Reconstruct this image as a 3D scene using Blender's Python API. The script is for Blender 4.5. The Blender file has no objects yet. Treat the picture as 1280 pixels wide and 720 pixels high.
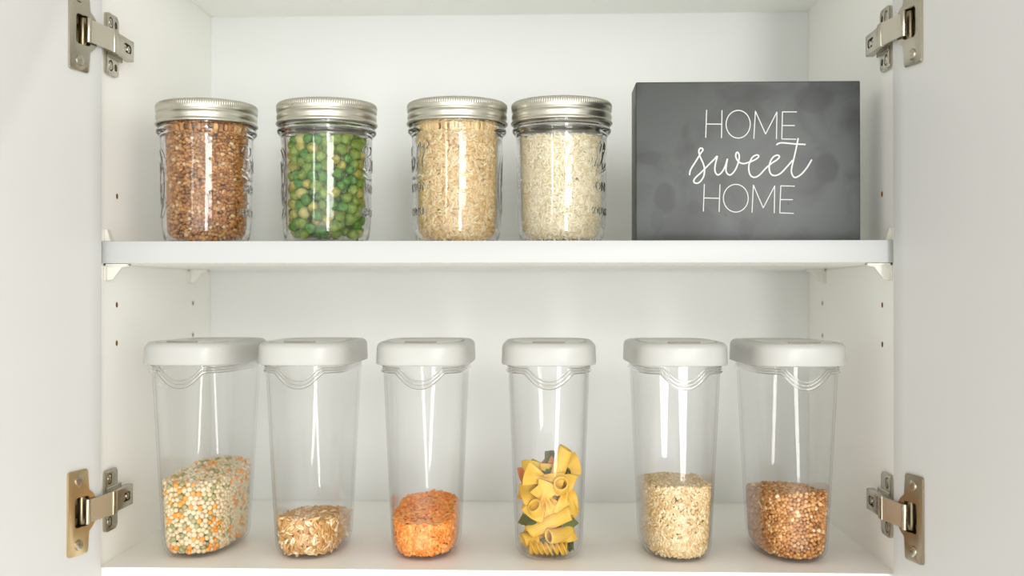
import bpy, bmesh, math, random
import numpy as np
from mathutils import Vector, Matrix

R = math.radians
PI = math.pi
sc = bpy.context.scene
col = sc.collection
random.seed(7)
rng = np.random.default_rng(11)

# ------------------------------------------------------------------ helpers
def lin(c):
    def f(v):
        v /= 255.0
        return v / 12.92 if v <= 0.04045 else ((v + 0.055) / 1.055) ** 2.4
    return (f(c[0]), f(c[1]), f(c[2]), 1.0)

def tag(o, label=None, cat=None, group=None, kind=None):
    if label: o['label'] = label
    if cat: o['category'] = cat
    if group: o['group'] = group
    if kind: o['kind'] = kind
    return o

def empty(name, loc=(0, 0, 0), rz=0.0, parent=None):
    o = bpy.data.objects.new(name, None)
    o.empty_display_size = 0.02
    o.location = loc
    o.rotation_euler = (0, 0, rz)
    if parent: o.parent = parent
    col.objects.link(o)
    return o

def mesh_np(name, V, F, smooth=True):
    """V (n,3), F list of index arrays, each (m,k)."""
    me = bpy.data.meshes.new(name)
    V = np.asarray(V, dtype=np.float32)
    if isinstance(F, np.ndarray): F = [F]
    F = [np.asarray(f, dtype=np.int32) for f in F if len(f)]
    me.vertices.add(len(V))
    me.vertices.foreach_set('co', V.ravel())
    nl = sum(f.size for f in F)
    npoly = sum(len(f) for f in F)
    me.loops.add(nl)
    me.loops.foreach_set('vertex_index', np.concatenate([f.ravel() for f in F]))
    me.polygons.add(npoly)
    starts, s = [], 0
    for f in F:
        k = f.shape[1]
        starts.append(np.arange(len(f)) * k + s)
        s += f.size
    me.polygons.foreach_set('loop_start', np.concatenate(starts).astype(np.int32))
    me.update(calc_edges=True)
    me.validate()
    me.polygons.foreach_set('use_smooth', np.full(len(me.polygons), smooth, dtype=bool))
    return me

def link(name, me, mat=None, parent=None, loc=None):
    o = bpy.data.objects.new(name, me)
    if mat is not None and not me.materials: me.materials.append(mat)
    if parent: o.parent = parent
    if loc: o.location = loc
    col.objects.link(o)
    return o

def bm_obj(name, bm, mat=None, parent=None, smooth_deg=None, loc=None):
    me = bpy.data.meshes.new(name)
    bmesh.ops.recalc_face_normals(bm, faces=bm.faces)
    if smooth_deg is not None:
        for f in bm.faces: f.smooth = True
        for e in bm.edges:
            if len(e.link_faces) == 2 and e.calc_face_angle(0) > R(smooth_deg): e.smooth = False
    bm.to_mesh(me); bm.free()
    return link(name, me, mat, parent, loc)

def add_box(bm, lo, hi, bevel=0.0, seg=2, M=None):
    r = bmesh.ops.create_cube(bm, size=1.0)
    vs = r['verts']
    c = [(a + b) / 2 for a, b in zip(lo, hi)]
    d = [b - a for a, b in zip(lo, hi)]
    for v in vs: v.co = Vector((v.co.x * d[0] + c[0], v.co.y * d[1] + c[1], v.co.z * d[2] + c[2]))
    if bevel > 0:
        es = list({e for v in vs for e in v.link_edges})
        g = bmesh.ops.bevel(bm, geom=es, offset=bevel, segments=seg, affect='EDGES', profile=0.5)
        vs = list({v for f in g['faces'] for v in f.verts} | {v for v in vs if v.is_valid})
    if M is not None:
        for v in vs: v.co = M @ v.co
    return vs

def add_cyl(bm, r, h, M, seg=24, bevel=0.0, r2=None):
    g = bmesh.ops.create_cone(bm, cap_ends=True, segments=seg, radius1=r, radius2=r if r2 is None else r2, depth=h)
    vs = g['verts']
    if bevel:
        es = list({e for v in vs for e in v.link_edges if abs((e.verts[0].co - e.verts[1].co).z) < 1e-7})
        b = bmesh.ops.bevel(bm, geom=es, offset=bevel, segments=2, affect='EDGES', profile=0.5)
        vs = list({v for f in b['faces'] for v in f.verts} | {v for v in vs if v.is_valid})
    for v in vs: v.co = M @ v.co
    return vs

def add_prism(bm, pts, lo, hi, M=None, bevel=0.0):
    """pts polygon in (x,y); extruded from z=lo to z=hi; M places it."""
    a = [bm.verts.new((p[0], p[1], lo)) for p in pts]
    b = [bm.verts.new((p[0], p[1], hi)) for p in pts]
    n = len(pts)
    fs = [bm.faces.new(a[::-1]), bm.faces.new(b)]
    for i in range(n): fs.append(bm.faces.new((a[i], a[(i + 1) % n], b[(i + 1) % n], b[i])))
    vs = a + b
    if bevel:
        g = bmesh.ops.bevel(bm, geom=list(fs[1].edges), offset=bevel, segments=2, affect='EDGES', profile=0.5)
        vs = list({v for f in g['faces'] for v in f.verts} | {v for v in vs if v.is_valid})
    if M is not None:
        for v in vs: v.co = M @ v.co
    return vs

def rrect(w, h, r, n=5, cx=0, cy=0):
    out = []
    for (sx, sy, a0) in ((1, 1, 0), (-1, 1, 90), (-1, -1, 180), (1, -1, 270)):
        for k in range(n + 1):
            a = R(a0 + 90 * k / n)
            out.append((cx + sx * (w / 2 - r) + r * math.cos(a), cy + sy * (h / 2 - r) + r * math.sin(a)))
    return out

def cut(o, cutters):
    """boolean difference with temporary cutter meshes, then bake the result"""
    tmp = []
    for c in cutters:
        m = o.modifiers.new('cut', 'BOOLEAN'); m.operation = 'DIFFERENCE'; m.solver = 'EXACT'
        m.material_mode = 'TRANSFER'; m.object = c; tmp.append(c)
    bpy.context.view_layer.update()
    dg = bpy.context.evaluated_depsgraph_get()
    me = bpy.data.meshes.new_from_object(o.evaluated_get(dg))
    o.modifiers.clear()
    o.data = me
    for c in tmp: bpy.data.objects.remove(c, do_unlink=True)

def smooth_path(pts, n=6, closed=False):
    P = [np.array(p, float) for p in pts]
    out = []
    m = len(P)
    for i in range(m if closed else m - 1):
        if closed: p0, p1, p2, p3 = P[i - 1], P[i], P[(i + 1) % m], P[(i + 2) % m]
        else: p0, p1, p2, p3 = P[max(i - 1, 0)], P[i], P[i + 1], P[min(i + 2, m - 1)]
        for k in range(n):
            t = k / n
            out.append(0.5 * ((2 * p1) + (-p0 + p2) * t + (2 * p0 - 5 * p1 + 4 * p2 - p3) * t * t + (-p0 + 3 * p1 - 3 * p2 + p3) * t ** 3))
    if not closed: out.append(P[-1])
    return np.array(out)

# ------------------------------------------------------------------ materials
def new_mat(name):
    m = bpy.data.materials.new(name); m.use_nodes = True
    nt = m.node_tree
    return m, nt, nt.nodes['Principled BSDF']

def mat(name, rgb, rough=0.5, metal=0.0, **kw):
    m, nt, b = new_mat(name)
    b.inputs['Base Color'].default_value = lin(rgb)
    b.inputs['Roughness'].default_value = rough
    b.inputs['Metallic'].default_value = metal
    for k, v in kw.items(): b.inputs[k.replace('_', ' ')].default_value = v
    return m

def bump(nt, b, scale, strength, dist=0.001, detail=3):
    tc = nt.nodes.new('ShaderNodeTexCoord'); nz = nt.nodes.new('ShaderNodeTexNoise')
    nz.inputs['Scale'].default_value = scale; nz.inputs['Detail'].default_value = detail
    bp = nt.nodes.new('ShaderNodeBump'); bp.inputs['Strength'].default_value = strength; bp.inputs['Distance'].default_value = dist
    nt.links.new(tc.outputs['Object'], nz.inputs['Vector']); nt.links.new(nz.outputs['Fac'], bp.inputs['Height'])
    nt.links.new(bp.outputs['Normal'], b.inputs['Normal'])
    return nz

def melamine(name, rgb):
    m = mat(name, rgb, 0.38)
    nt = m.node_tree; b = nt.nodes['Principled BSDF']
    b.inputs['Specular IOR Level'].default_value = 0.35
    bump(nt, b, 900, 0.06, 0.0003)
    return m

def glassy(name, rgb, ior, rough=0.0):
    m, nt, b = new_mat(name)
    nt.nodes.remove(b)
    g = nt.nodes.new('ShaderNodeBsdfGlass'); g.inputs['IOR'].default_value = ior
    g.inputs['Color'].default_value = lin(rgb); g.inputs['Roughness'].default_value = rough
    nt.links.new(g.outputs[0], nt.nodes['Material Output'].inputs['Surface'])
    return m

def thin_plastic(name, rgb, ior=1.45):
    """clear thin-walled plastic: what is not reflected passes straight through"""
    m, nt, b = new_mat(name)
    nt.nodes.remove(b)
    t = nt.nodes.new('ShaderNodeBsdfTransparent'); t.inputs['Color'].default_value = lin(rgb)
    g = nt.nodes.new('ShaderNodeBsdfGlossy'); g.inputs['Roughness'].default_value = 0.0
    f = nt.nodes.new('ShaderNodeFresnel'); f.inputs['IOR'].default_value = ior
    mx = nt.nodes.new('ShaderNodeMixShader')
    ge = nt.nodes.new('ShaderNodeNewGeometry'); mr = nt.nodes.new('ShaderNodeMapRange')      # same reflectance entering or leaving
    mr.inputs[3].default_value = ior; mr.inputs[4].default_value = 1 / ior
    nt.links.new(ge.outputs['Backfacing'], mr.inputs[0]); nt.links.new(mr.outputs[0], f.inputs['IOR'])
    nt.links.new(f.outputs[0], mx.inputs[0]); nt.links.new(t.outputs[0], mx.inputs[1]); nt.links.new(g.outputs[0], mx.inputs[2])
    nt.links.new(mx.outputs[0], nt.nodes['Material Output'].inputs['Surface'])
    return m

def grain_mat(name, stops, rough=0.55, mark=None, src='island', sss=0.0, spec=0.4, bump_s=0.0):
    """colour picked per grain from a ramp; 'mark' is the grain's own dark crease"""
    m, nt, b = new_mat(name)
    if src == 'island':
        g = nt.nodes.new('ShaderNodeNewGeometry'); out = g.outputs['Random Per Island']
    else:
        g = nt.nodes.new('ShaderNodeObjectInfo'); out = g.outputs['Random']
    r = nt.nodes.new('ShaderNodeValToRGB'); r.color_ramp.interpolation = 'CONSTANT' if src == 'const' else 'LINEAR'
    el = r.color_ramp.elements
    while len(el) > 1: el.remove(el[-1])
    el[0].position = stops[0][0]; el[0].color = lin(stops[0][1])
    for p, c in stops[1:]:
        e = el.new(p); e.color = lin(c)
    nt.links.new(out, r.inputs['Fac'])
    c_out = r.outputs['Color']
    if mark:
        at = nt.nodes.new('ShaderNodeAttribute'); at.attribute_name = 'mark'
        mx = nt.nodes.new('ShaderNodeMix'); mx.data_type = 'RGBA'
        nt.links.new(at.outputs['Fac'], mx.inputs[0]); nt.links.new(c_out, mx.inputs[6]); mx.inputs[7].default_value = lin(mark)
        c_out = mx.outputs[2]
    nt.links.new(c_out, b.inputs['Base Color'])
    b.inputs['Roughness'].default_value = rough
    b.inputs['Specular IOR Level'].default_value = spec
    if sss:
        b.inputs['Subsurface Weight'].default_value = sss
        b.inputs['Subsurface Radius'].default_value = (1.0, 0.6, 0.3)
        b.inputs['Subsurface Scale'].default_value = 0.0015
    if bump_s: bump(nt, b, bump_s, 0.4, 0.0004)
    return m

M_WHITE = melamine('white_melamine', (249, 249, 245))
M_DOOR = melamine('white_melamine_door_toned', (212, 213, 212))  # cabinet white darkened in colour to offset strong light on the doors
M_BACK = melamine('white_melamine_back_toned', (222, 224, 223))  # same white, toned down against the frontal light on the back wall
M_EDGE = melamine('white_melamine_edge_toned', (187, 189, 189))  # same white, darkened to counter the full light on front edges
M_HOLE = mat('raw_chipboard', (128, 92, 50), 0.9)
M_CLIP = mat('white_clip_plastic', (225, 224, 217), 0.4)
M_LID = mat('white_lid_plastic', (184, 184, 180), 0.34)
M_CAP = mat('white_cap_plastic', (205, 204, 198), 0.35)
M_SLOT_SHADE = mat('lid_slot_shade', (150, 146, 132), 0.5)  # shade of the lid slot, put into the colour of a strip
M_NICK = mat('nickel', (186, 180, 164), 0.24, 1.0)
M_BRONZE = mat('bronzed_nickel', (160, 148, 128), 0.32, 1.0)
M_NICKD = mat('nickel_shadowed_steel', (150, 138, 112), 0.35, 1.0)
M_BRASS = mat('warm_nickel', (206, 184, 142), 0.3, 1.0)
M_LINK = mat('satin_nickel_link', (216, 210, 196), 0.5, 1.0)
M_TIN = mat('satin_tin_band', (204, 202, 190), 0.32, 1.0)
M_GLASS = glassy('clear_jar_glass', (255, 255, 255), 1.45)
M_PLAST = thin_plastic('clear_container_plastic', (254, 254, 254), 1.32)
M_RIM = glassy('clear_moulded_plastic', (255, 255, 255), 1.50)

# ------------------------------------------------------------------ cabinet
XL, XR, DEP = -0.360, 0.2715, 0.290
ZC = 0.2175                       # lens height above the cabinet floor
ZTOP = 0.5145
T = 0.018
cab = empty('kitchen_cabinet', (0, 0, 0))
tag(cab, 'white two-door wall cabinet standing open, with nickel hinges and one shelf inside', 'cabinet')

def panel(name, lo, hi, m, bev=0.0006):
    bm = bmesh.new(); add_box(bm, lo, hi, bev, 1)
    return bm_obj(name, bm, m, cab, 30)

HOLE_Z = [0.066, 0.098, 0.130, 0.162, 0.178, 0.2095, 0.300, 0.332, 0.364, 0.396, 0.428]
def hole_cutters(x, zs, ys=(0.0365, 0.233)):
    out = []
    bm = bmesh.new()
    for y in ys:
        for z in zs:
            add_cyl(bm, 0.0024, 0.016, Matrix.Translation((x, y, z)) @ Matrix.Rotation(PI / 2, 4, 'Y'), 16)
    out.append(bm_obj('cutter', bm, M_HOLE, None))
    return out
zs = [0.1775, 0.2095, 0.300]
p = panel('side_panel', (XL - T, 0, -T), (XL, DEP + 0.006, ZTOP + T), M_WHITE); cut(p, hole_cutters(XL, zs))
p = panel('side_panel', (XR, 0, -T), (XR + T, DEP + 0.006, ZTOP + T), M_WHITE); cut(p, hole_cutters(XR, zs))
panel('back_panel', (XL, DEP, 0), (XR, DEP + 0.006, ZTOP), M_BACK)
panel('top_panel', (XL, 0, ZTOP), (XR, DEP + 0.006, ZTOP + T), M_WHITE)
panel('bottom_panel', (XL, 0, -T), (XR, DEP + 0.006, 0), M_WHITE)

# shelf: a loose board on clips
SH0, SH1 = 0.2432, 0.2607
bm = bmesh.new(); add_box(bm, (XL + 0.001, 0.0018, SH0), (XR - 0.001, DEP - 0.004, SH1), 0.0002, 1)
shelf = bm_obj('cabinet_shelf', bm, M_WHITE, None, 30)
bm = bmesh.new(); add_box(bm, (XL + 0.001, 0.0006, SH0), (XR - 0.001, 0.00175, SH1), 0.0004, 2)
bm_obj('toned_front_edge', bm, M_EDGE, shelf, 30)  # front strip added to carry the white darkened against front light
tag(shelf, 'white adjustable shelf board across the cabinet, carrying the glass jars and the dark sign', 'shelf')

# shelf clips: pin, wedge under the shelf, small tongue above
def clip(side, y):
    s = 1 if side < 0 else -1
    x0 = XL if side < 0 else XR
    bm = bmesh.new()
    # wedge seen from the front: back plate on the wall, slanted brace, top flange
    def P(pts, ya, yb):
        M = Matrix(((s, 0, 0, x0), (0, 0, 1, 0), (0, 1, 0, 0), (0, 0, 0, 1)))
        add_prism(bm, pts, ya, yb, M)
    top = SH0 - 0.0004
    P([(0.0002, top), (0.0195, top), (0.0195, top - 0.0016), (0.013, top - 0.0028), (0.006, top - 0.0125), (0.0002, top - 0.0135)], y - 0.0012, y + 0.0012)
    P([(0.0002, top), (0.0195, top), (0.0195, top - 0.0014), (0.0002, top - 0.0014)], y - 0.005, y + 0.005)
    P([(0.0002, top), (0.0016, top), (0.0016, top - 0.0135), (0.0002, top - 0.0135)], y - 0.005, y + 0.005)
    P([(0.0002, SH1 + 0.0102), (0.0022, SH1 + 0.0100), (0.0052, SH1 + 0.0006), (0.0002, SH1 + 0.0006)], y - 0.004, y + 0.004)
    bm_obj('shelf_clip', bm, M_CLIP, cab, 40)
for side in (-1, 1):
    for y in (0.014, 0.222): clip(side, y)

# ------------------------------------------------------------------ doors and hinges
DOOR_ANG = R(15)
HZ = [0.0505, 0.4225]
def door_frame(side):
    """matrix: local x along the door away from the hinge edge, y up, z out of the inner face"""
    px = -0.3545 if side < 0 else 0.2665
    sx = -1 if side < 0 else 1
    u = Vector((sx * math.sin(DOOR_ANG), -math.cos(DOOR_ANG), 0))
    n = Vector((-sx * math.cos(DOOR_ANG), -math.sin(DOOR_ANG), 0))
    M = Matrix((( u.x, 0, n.x, px), (u.y, 0, n.y, -0.008), (0, 1, 0, 0), (0, 0, 0, 1)))
    return M

def make_door(side):
    M = door_frame(side)
    bm = bmesh.new()
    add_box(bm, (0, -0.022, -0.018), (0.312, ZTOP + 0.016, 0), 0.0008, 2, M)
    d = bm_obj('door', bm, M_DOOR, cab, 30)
    cs = []
    for z in HZ:
        bm = bmesh.new(); add_box(bm, (0.0150, z - 0.0125, -0.0125), (0.0345, z + 0.0125, 0.002), 0, 1, M)
        cs.append(bm_obj('cutter', bm, M_DOOR, None))
    cut(d, cs)
    return d

def screw(bm, M, r=0.0042, h=0.0014):
    add_cyl(bm, r, h, M, 20, h * 0.35)
    for a in (0, PI / 2):
        add_box(bm, (-r * 0.55, -r * 0.13, h * 0.42), (r * 0.55, r * 0.13, h * 0.62), 0, 1, M @ Matrix.Rotation(a + 0.5, 4, 'Z'))

def make_hinge(side, z, warm):
    h = empty('hinge', (0, 0, 0), 0, cab)
    M = door_frame(side) @ Matrix.Translation((0, z, 0))
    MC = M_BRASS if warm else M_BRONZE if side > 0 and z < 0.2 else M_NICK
    # cup plate: tall flange joined with the round rim of the cup, window cut through
    bm = bmesh.new()
    pts = []
    cx, cr = 0.0238, 0.0172
    fl, fr, fh, rr = 0.0175, 0.0405, 0.0325, 0.0025
    # outline: flange on the far side, disc bulging to the hinge edge
    a1 = math.acos((fl - cx) / cr)
    for k in range(6): a = R(0 + 90 * k / 5); pts.append((fr - rr + rr * math.cos(a), fh - rr + rr * math.sin(a)))
    for k in range(4): a = R(90 + 90 * k / 3); pts.append((fl + rr + rr * math.cos(a), fh - rr + rr * math.sin(a)))
    for k in range(0, 25): a = a1 + (2 * PI - 2 * a1) * k / 24; pts.append((cx + cr * math.cos(a), cr * math.sin(a)))
    for k in range(4): a = R(180 + 90 * k / 3); pts.append((fl + rr + rr * math.cos(a), -fh + rr + rr * math.sin(a)))
    for k in range(6): a = R(270 + 90 * k / 5); pts.append((fr - rr + rr * math.cos(a), -fh + rr + rr * math.sin(a)))
    add_prism(bm, pts, 0.0001, 0.0018, M, 0.0006)
    cup = bm_obj('cup_plate', bm, MC, h, 30)
    bm = bmesh.new(); add_prism(bm, rrect(0.0170, 0.023, 0.003, 4, 0.0248, 0), -0.001, 0.004, M)
    cut(cup, [bm_obj('cutter', bm, MC, None)])
    # cup well: a lined pocket sunk in the door
    bm = bmesh.new()
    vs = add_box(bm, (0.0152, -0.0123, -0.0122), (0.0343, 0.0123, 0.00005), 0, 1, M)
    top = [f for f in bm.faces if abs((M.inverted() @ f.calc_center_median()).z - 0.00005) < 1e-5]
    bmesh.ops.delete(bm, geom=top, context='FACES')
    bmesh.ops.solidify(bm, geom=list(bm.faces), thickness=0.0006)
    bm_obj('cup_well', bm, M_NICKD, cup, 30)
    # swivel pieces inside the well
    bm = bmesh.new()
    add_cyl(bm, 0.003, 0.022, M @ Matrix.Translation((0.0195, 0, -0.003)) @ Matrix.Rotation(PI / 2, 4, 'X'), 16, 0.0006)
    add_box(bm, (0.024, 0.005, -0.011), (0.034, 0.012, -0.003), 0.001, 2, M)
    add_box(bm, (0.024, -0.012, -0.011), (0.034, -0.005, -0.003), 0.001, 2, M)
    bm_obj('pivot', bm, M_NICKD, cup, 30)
    for zz in (0.0245, -0.0245):
        bm = bmesh.new()
        screw(bm, M @ Matrix.Translation((0.0290, zz, 0.0022)), 0.0043)
        bm_obj('screw', bm, M_NICK, cup, 30)
    # link arm from cup to the mounting arm: a bent strip, with side cheeks
    sx = 1 if side < 0 else -1
    xw = XL if side < 0 else XR
    A = M @ Vector((0.0225, 0, 0.0050))
    B = Vector((xw + sx * 0.0104, 0.0035, z))
    bm = bmesh.new()
    def strip(pts, hz0, hz1, th):
        """pts in plan, thickness th behind"""
        n = len(pts)
        rows = []
        for i, p_ in enumerate(pts):
            t = (pts[min(i + 1, n - 1)] - pts[max(i - 1, 0)]).normalized()
            nn = Vector((-t.y, t.x))
            hz = hz0 + (hz1 - hz0) * i / (n - 1)
            rows.append([bm.verts.new((p_.x + nn.x * o_, p_.y + nn.y * o_, z + s_ * hz)) for (o_, s_) in ((0, -1), (0, 1), (th, 1), (th, -1))])
        for a_, b_ in zip(rows, rows[1:]):
            for k in range(4): bm.faces.new((a_[k], a_[(k + 1) % 4], b_[(k + 1) % 4], b_[k]))
        bm.faces.new(rows[0][::-1]); bm.faces.new(rows[-1])
    A2, B2 = A.to_2d(), B.to_2d()
    mid = (A2 + B2) / 2 + Vector((0, -0.0012))
    strip([A2, A2.lerp(mid, 0.5) + Vector((0, -0.0006)), mid, mid.lerp(B2, 0.6), B2], 0.0080, 0.0092, 0.0014 * sx)
    for s_ in (-1, 1):    # cheeks folded back
        q = []
        for t_ in (0.0, 0.5, 1.0):
            pp = A2.lerp(B2, t_)
            q.append((pp.x, pp.y))
        back = Vector((0, 0.006))
        poly = [q[0], q[1], q[2], (q[2][0], q[2][1] + 0.005), (q[1][0], q[1][1] + 0.007)]
        zz = z + s_ * 0.0084
        add_prism(bm, poly, zz - 0.0005, zz + 0.0005)
    bmesh.ops.bevel(bm, geom=[e for e in bm.edges if len(e.link_faces) == 2 and e.calc_face_angle(0) > 1.0], offset=0.0003, segments=2, affect='EDGES')
    bm_obj('link_arm', bm, M_LINK, h, 30)
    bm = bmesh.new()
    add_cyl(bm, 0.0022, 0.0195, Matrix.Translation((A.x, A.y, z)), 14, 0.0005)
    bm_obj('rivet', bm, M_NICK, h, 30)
    # mounting arm: U channel along the side panel
    def MW():    # local x = away from wall, y = depth, z up
        return Matrix(((sx, 0, 0, xw), (0, 1, 0, 0), (0, 0, 1, z), (0, 0, 0, 1)))
    W = MW()
    bm = bmesh.new()
    add_box(bm, (0.0035, 0.0040, -0.0086), (0.0102, 0.0470, 0.0086), 0.0009, 2, W)
    add_box(bm, (0.0060, 0.0030, -0.0096), (0.0112, 0.0120, 0.0096), 0.0009, 2, W)
    arm = bm_obj('hinge_arm', bm, M_NICK, h, 30)
    bm = bmesh.new()
    slot = rrect(0.0165, 0.0075, 0.0036, 5)
    Wp = W @ Matrix(((0, 0, 1, 0.0), (1, 0, 0, 0.0325), (0, 1, 0, 0.0), (0, 0, 0, 1)))
    add_prism(bm, slot, 0.0076, 0.0140, Wp)
    cut(arm, [bm_obj('cutter', bm, M_NICKD, None)])
    for yy in (0.0285, 0.0365):
        bm = bmesh.new()
        screw(bm, W @ Matrix.Translation((0.0088, yy, 0)) @ Matrix.Rotation(PI / 2, 4, 'Y'), 0.0032, 0.0020)
        bm_obj('screw', bm, M_NICK, arm, 30)
    # mounting plate: cross wings screwed to the side panel
    bm = bmesh.new()
    Wq = W @ Matrix(((0, 0, 1, 0.0), (1, 0, 0, 0.0), (0, 1, 0, 0.0), (0, 0, 0, 1)))
    add_prism(bm, rrect(0.0240, 0.0500, 0.0035, 5, 0.0200, 0), 0.0002, 0.0028, Wq, 0.0007)
    add_box(bm, (0.0024, 0.0060, -0.0075), (0.0042, 0.0460, 0.0075), 0.0005, 1, W)
    add_box(bm, (0.0020, 0.0080, -0.0112), (0.0040, 0.0380, 0.0112), 0.0005, 1, W)
    plate = bm_obj('mounting_plate', bm, M_NICK, h, 30)
    cs = []
    for zz in (0.0175, -0.0175):
        for yy in (0.0160, 0.0262):
            bm = bmesh.new(); add_cyl(bm, 0.0030 if yy > 0.02 else 0.0046, 0.006, W @ Matrix.Translation((0.0030, yy, zz)) @ Matrix.Rotation(PI / 2, 4, 'Y'), 18)
            cs.append(bm_obj('cutter', bm, M_NICKD, None))
    cut(plate, cs)
    for zz in (0.0175, -0.0175):
        bm = bmesh.new()
        screw(bm, W @ Matrix.Translation((0.0016, 0.0160, zz)) @ Matrix.Rotation(PI / 2, 4, 'Y'), 0.0038, 0.0026)
        bm_obj('screw', bm, M_NICK, plate, 30)

for side in (-1, 1):
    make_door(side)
    for i, z in enumerate(HZ): make_hinge(side, z, side < 0 and i == 0)

# ------------------------------------------------------------------ strokes (lettering)
def seg_list(paths):
    A, B = [], []
    for p_ in paths:
        p_ = np.asarray(p_, float)
        A.append(p_[:-1]); B.append(p_[1:])
    return np.concatenate(A), np.concatenate(B)

LET = {
 'M': [[(0, 0), (0.02, 1), (0.45, 0.1), (0.88, 1), (0.9, 0)]],
 'A': [[(0, 0), (0.42, 1), (0.84, 0)], [(0.15, 0.35), (0.69, 0.35)]],
 'S': [[(0.65, 0.85), (0.4, 1), (0.1, 0.9), (0.08, 0.65), (0.4, 0.5), (0.68, 0.35), (0.62, 0.08), (0.35, 0), (0.03, 0.15)]],
 'O': [[(0.4 + 0.4 * math.cos(a), 0.5 + 0.5 * math.sin(a)) for a in np.linspace(0, 2 * PI, 13)]],
 'N': [[(0, 0), (0, 1), (0.72, 0), (0.72, 1)]],
 'W': [[(0, 1), (0.25, 0), (0.5, 0.9), (0.75, 0), (1.0, 1)]],
 'I': [[(0.05, 0), (0.05, 1)]],
 'D': [[(0, 0), (0, 1), (0.35, 1), (0.68, 0.75), (0.68, 0.25), (0.35, 0), (0, 0)]],
 'E': [[(0.6, 1), (0, 1), (0, 0), (0.6, 0)], [(0, 0.5), (0.5, 0.5)]],
 'U': [[(0, 1), (0, 0.25), (0.15, 0.03), (0.38, 0), (0.6, 0.03), (0.72, 0.25), (0.72, 1)]],
 'T': [[(0, 1), (0.75, 1)], [(0.37, 1), (0.37, 0)]],
 'H': [[(0, 0), (0, 1)], [(0.7, 0), (0.7, 1)], [(0, 0.5), (0.7, 0.5)]],
}
WID = {'M': 0.9, 'A': 0.84, 'S': 0.7, 'O': 0.8, 'N': 0.72, 'W': 1.0, 'I': 0.1, 'D': 0.68, 'E': 0.6, 'U': 0.72, 'T': 0.75, 'H': 0.7, ' ': 0.35}
def text_paths(s, h, x0, z0, gap=0.28, sx=1.0):
    x, out = 0.0, []
    for ch in s:
        for p_ in LET.get(ch, []): out.append([(x + a, b) for a, b in p_])
        x += WID[ch] + gap
    w = x - gap
    return [[(x0 + (a - w / 2) * h * sx, z0 + b * h) for a, b in p_] for p_ in out]

script = [
 smooth_path([(0.30, 0.95), (0.18, 0.5), (0.06, 0.05)], 4),
 smooth_path([(-0.05, 0.80), (0.22, 1.02), (0.62, 0.97), (0.62, 0.70), (0.28, 0.54), (0.66, 0.50), (0.74, 0.20), (0.42, -0.02), (-0.02, 0.08)], 4),
 smooth_path([(1.20, 0.42), (1.04, 0.50), (0.88, 0.30), (0.94, 0.04), (1.12, 0.12), (1.24, 0.46), (1.20, 0.10), (1.32, 0.04), (1.50, 0.35), (1.78, 0.92), (1.68, 1.02), (1.54, 0.5), (1.54, 0.10), (1.66, 0.04), (1.86, 0.35), (2.14, 0.92), (2.04, 1.02), (1.90, 0.5), (1.90, 0.10), (2.04, 0.02), (2.24, 0.22)], 5),
 smooth_path([(2.30, 0.02), (1.6, -0.24), (0.7, -0.30), (0.0, -0.18)], 4),
]
# ------------------------------------------------------------------ mason jar
def jar_profile():
    o = [(0.0005, 0.0014), (0.020, 0.0011), (0.0275, 0.0004), (0.0295, 0.0000), (0.0325, 0.0009), (0.0347, 0.0029), (0.0362, 0.0062), (0.0370, 0.0100)]
    for k in range(1, 186):
        z = 0.0100 + (0.0905 - 0.0100) * k / 185
        o.append((0.0370 + 0.0009 * min(1, k / 18) + 0.0014 * (k / 185), z))
    o += [(0.0394, 0.0925), (0.0400, 0.0943), (0.0412, 0.0958), (0.0424, 0.0970), (0.0429, 0.0985), (0.0426, 0.1002), (0.0415, 0.1012), (0.0403, 0.1020),
          (0.0400, 0.1035), (0.0402, 0.1050), (0.0411, 0.1062), (0.0411, 0.1074), (0.0401, 0.1086), (0.0400, 0.1120), (0.0400, 0.1200), (0.0396, 0.1207), (0.0378, 0.1207), (0.0372, 0.1200)]
    i = [(0.0370, 0.1100), (0.0368, 0.1000), (0.0362, 0.0950), (0.0353, 0.0900), (0.0350, 0.0850), (0.0347, 0.050), (0.0342, 0.0180), (0.0334, 0.0110), (0.0320, 0.0070), (0.0296, 0.0044), (0.0260, 0.0032), (0.0005, 0.0026)]
    return np.array(o), np.array(i)

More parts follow.
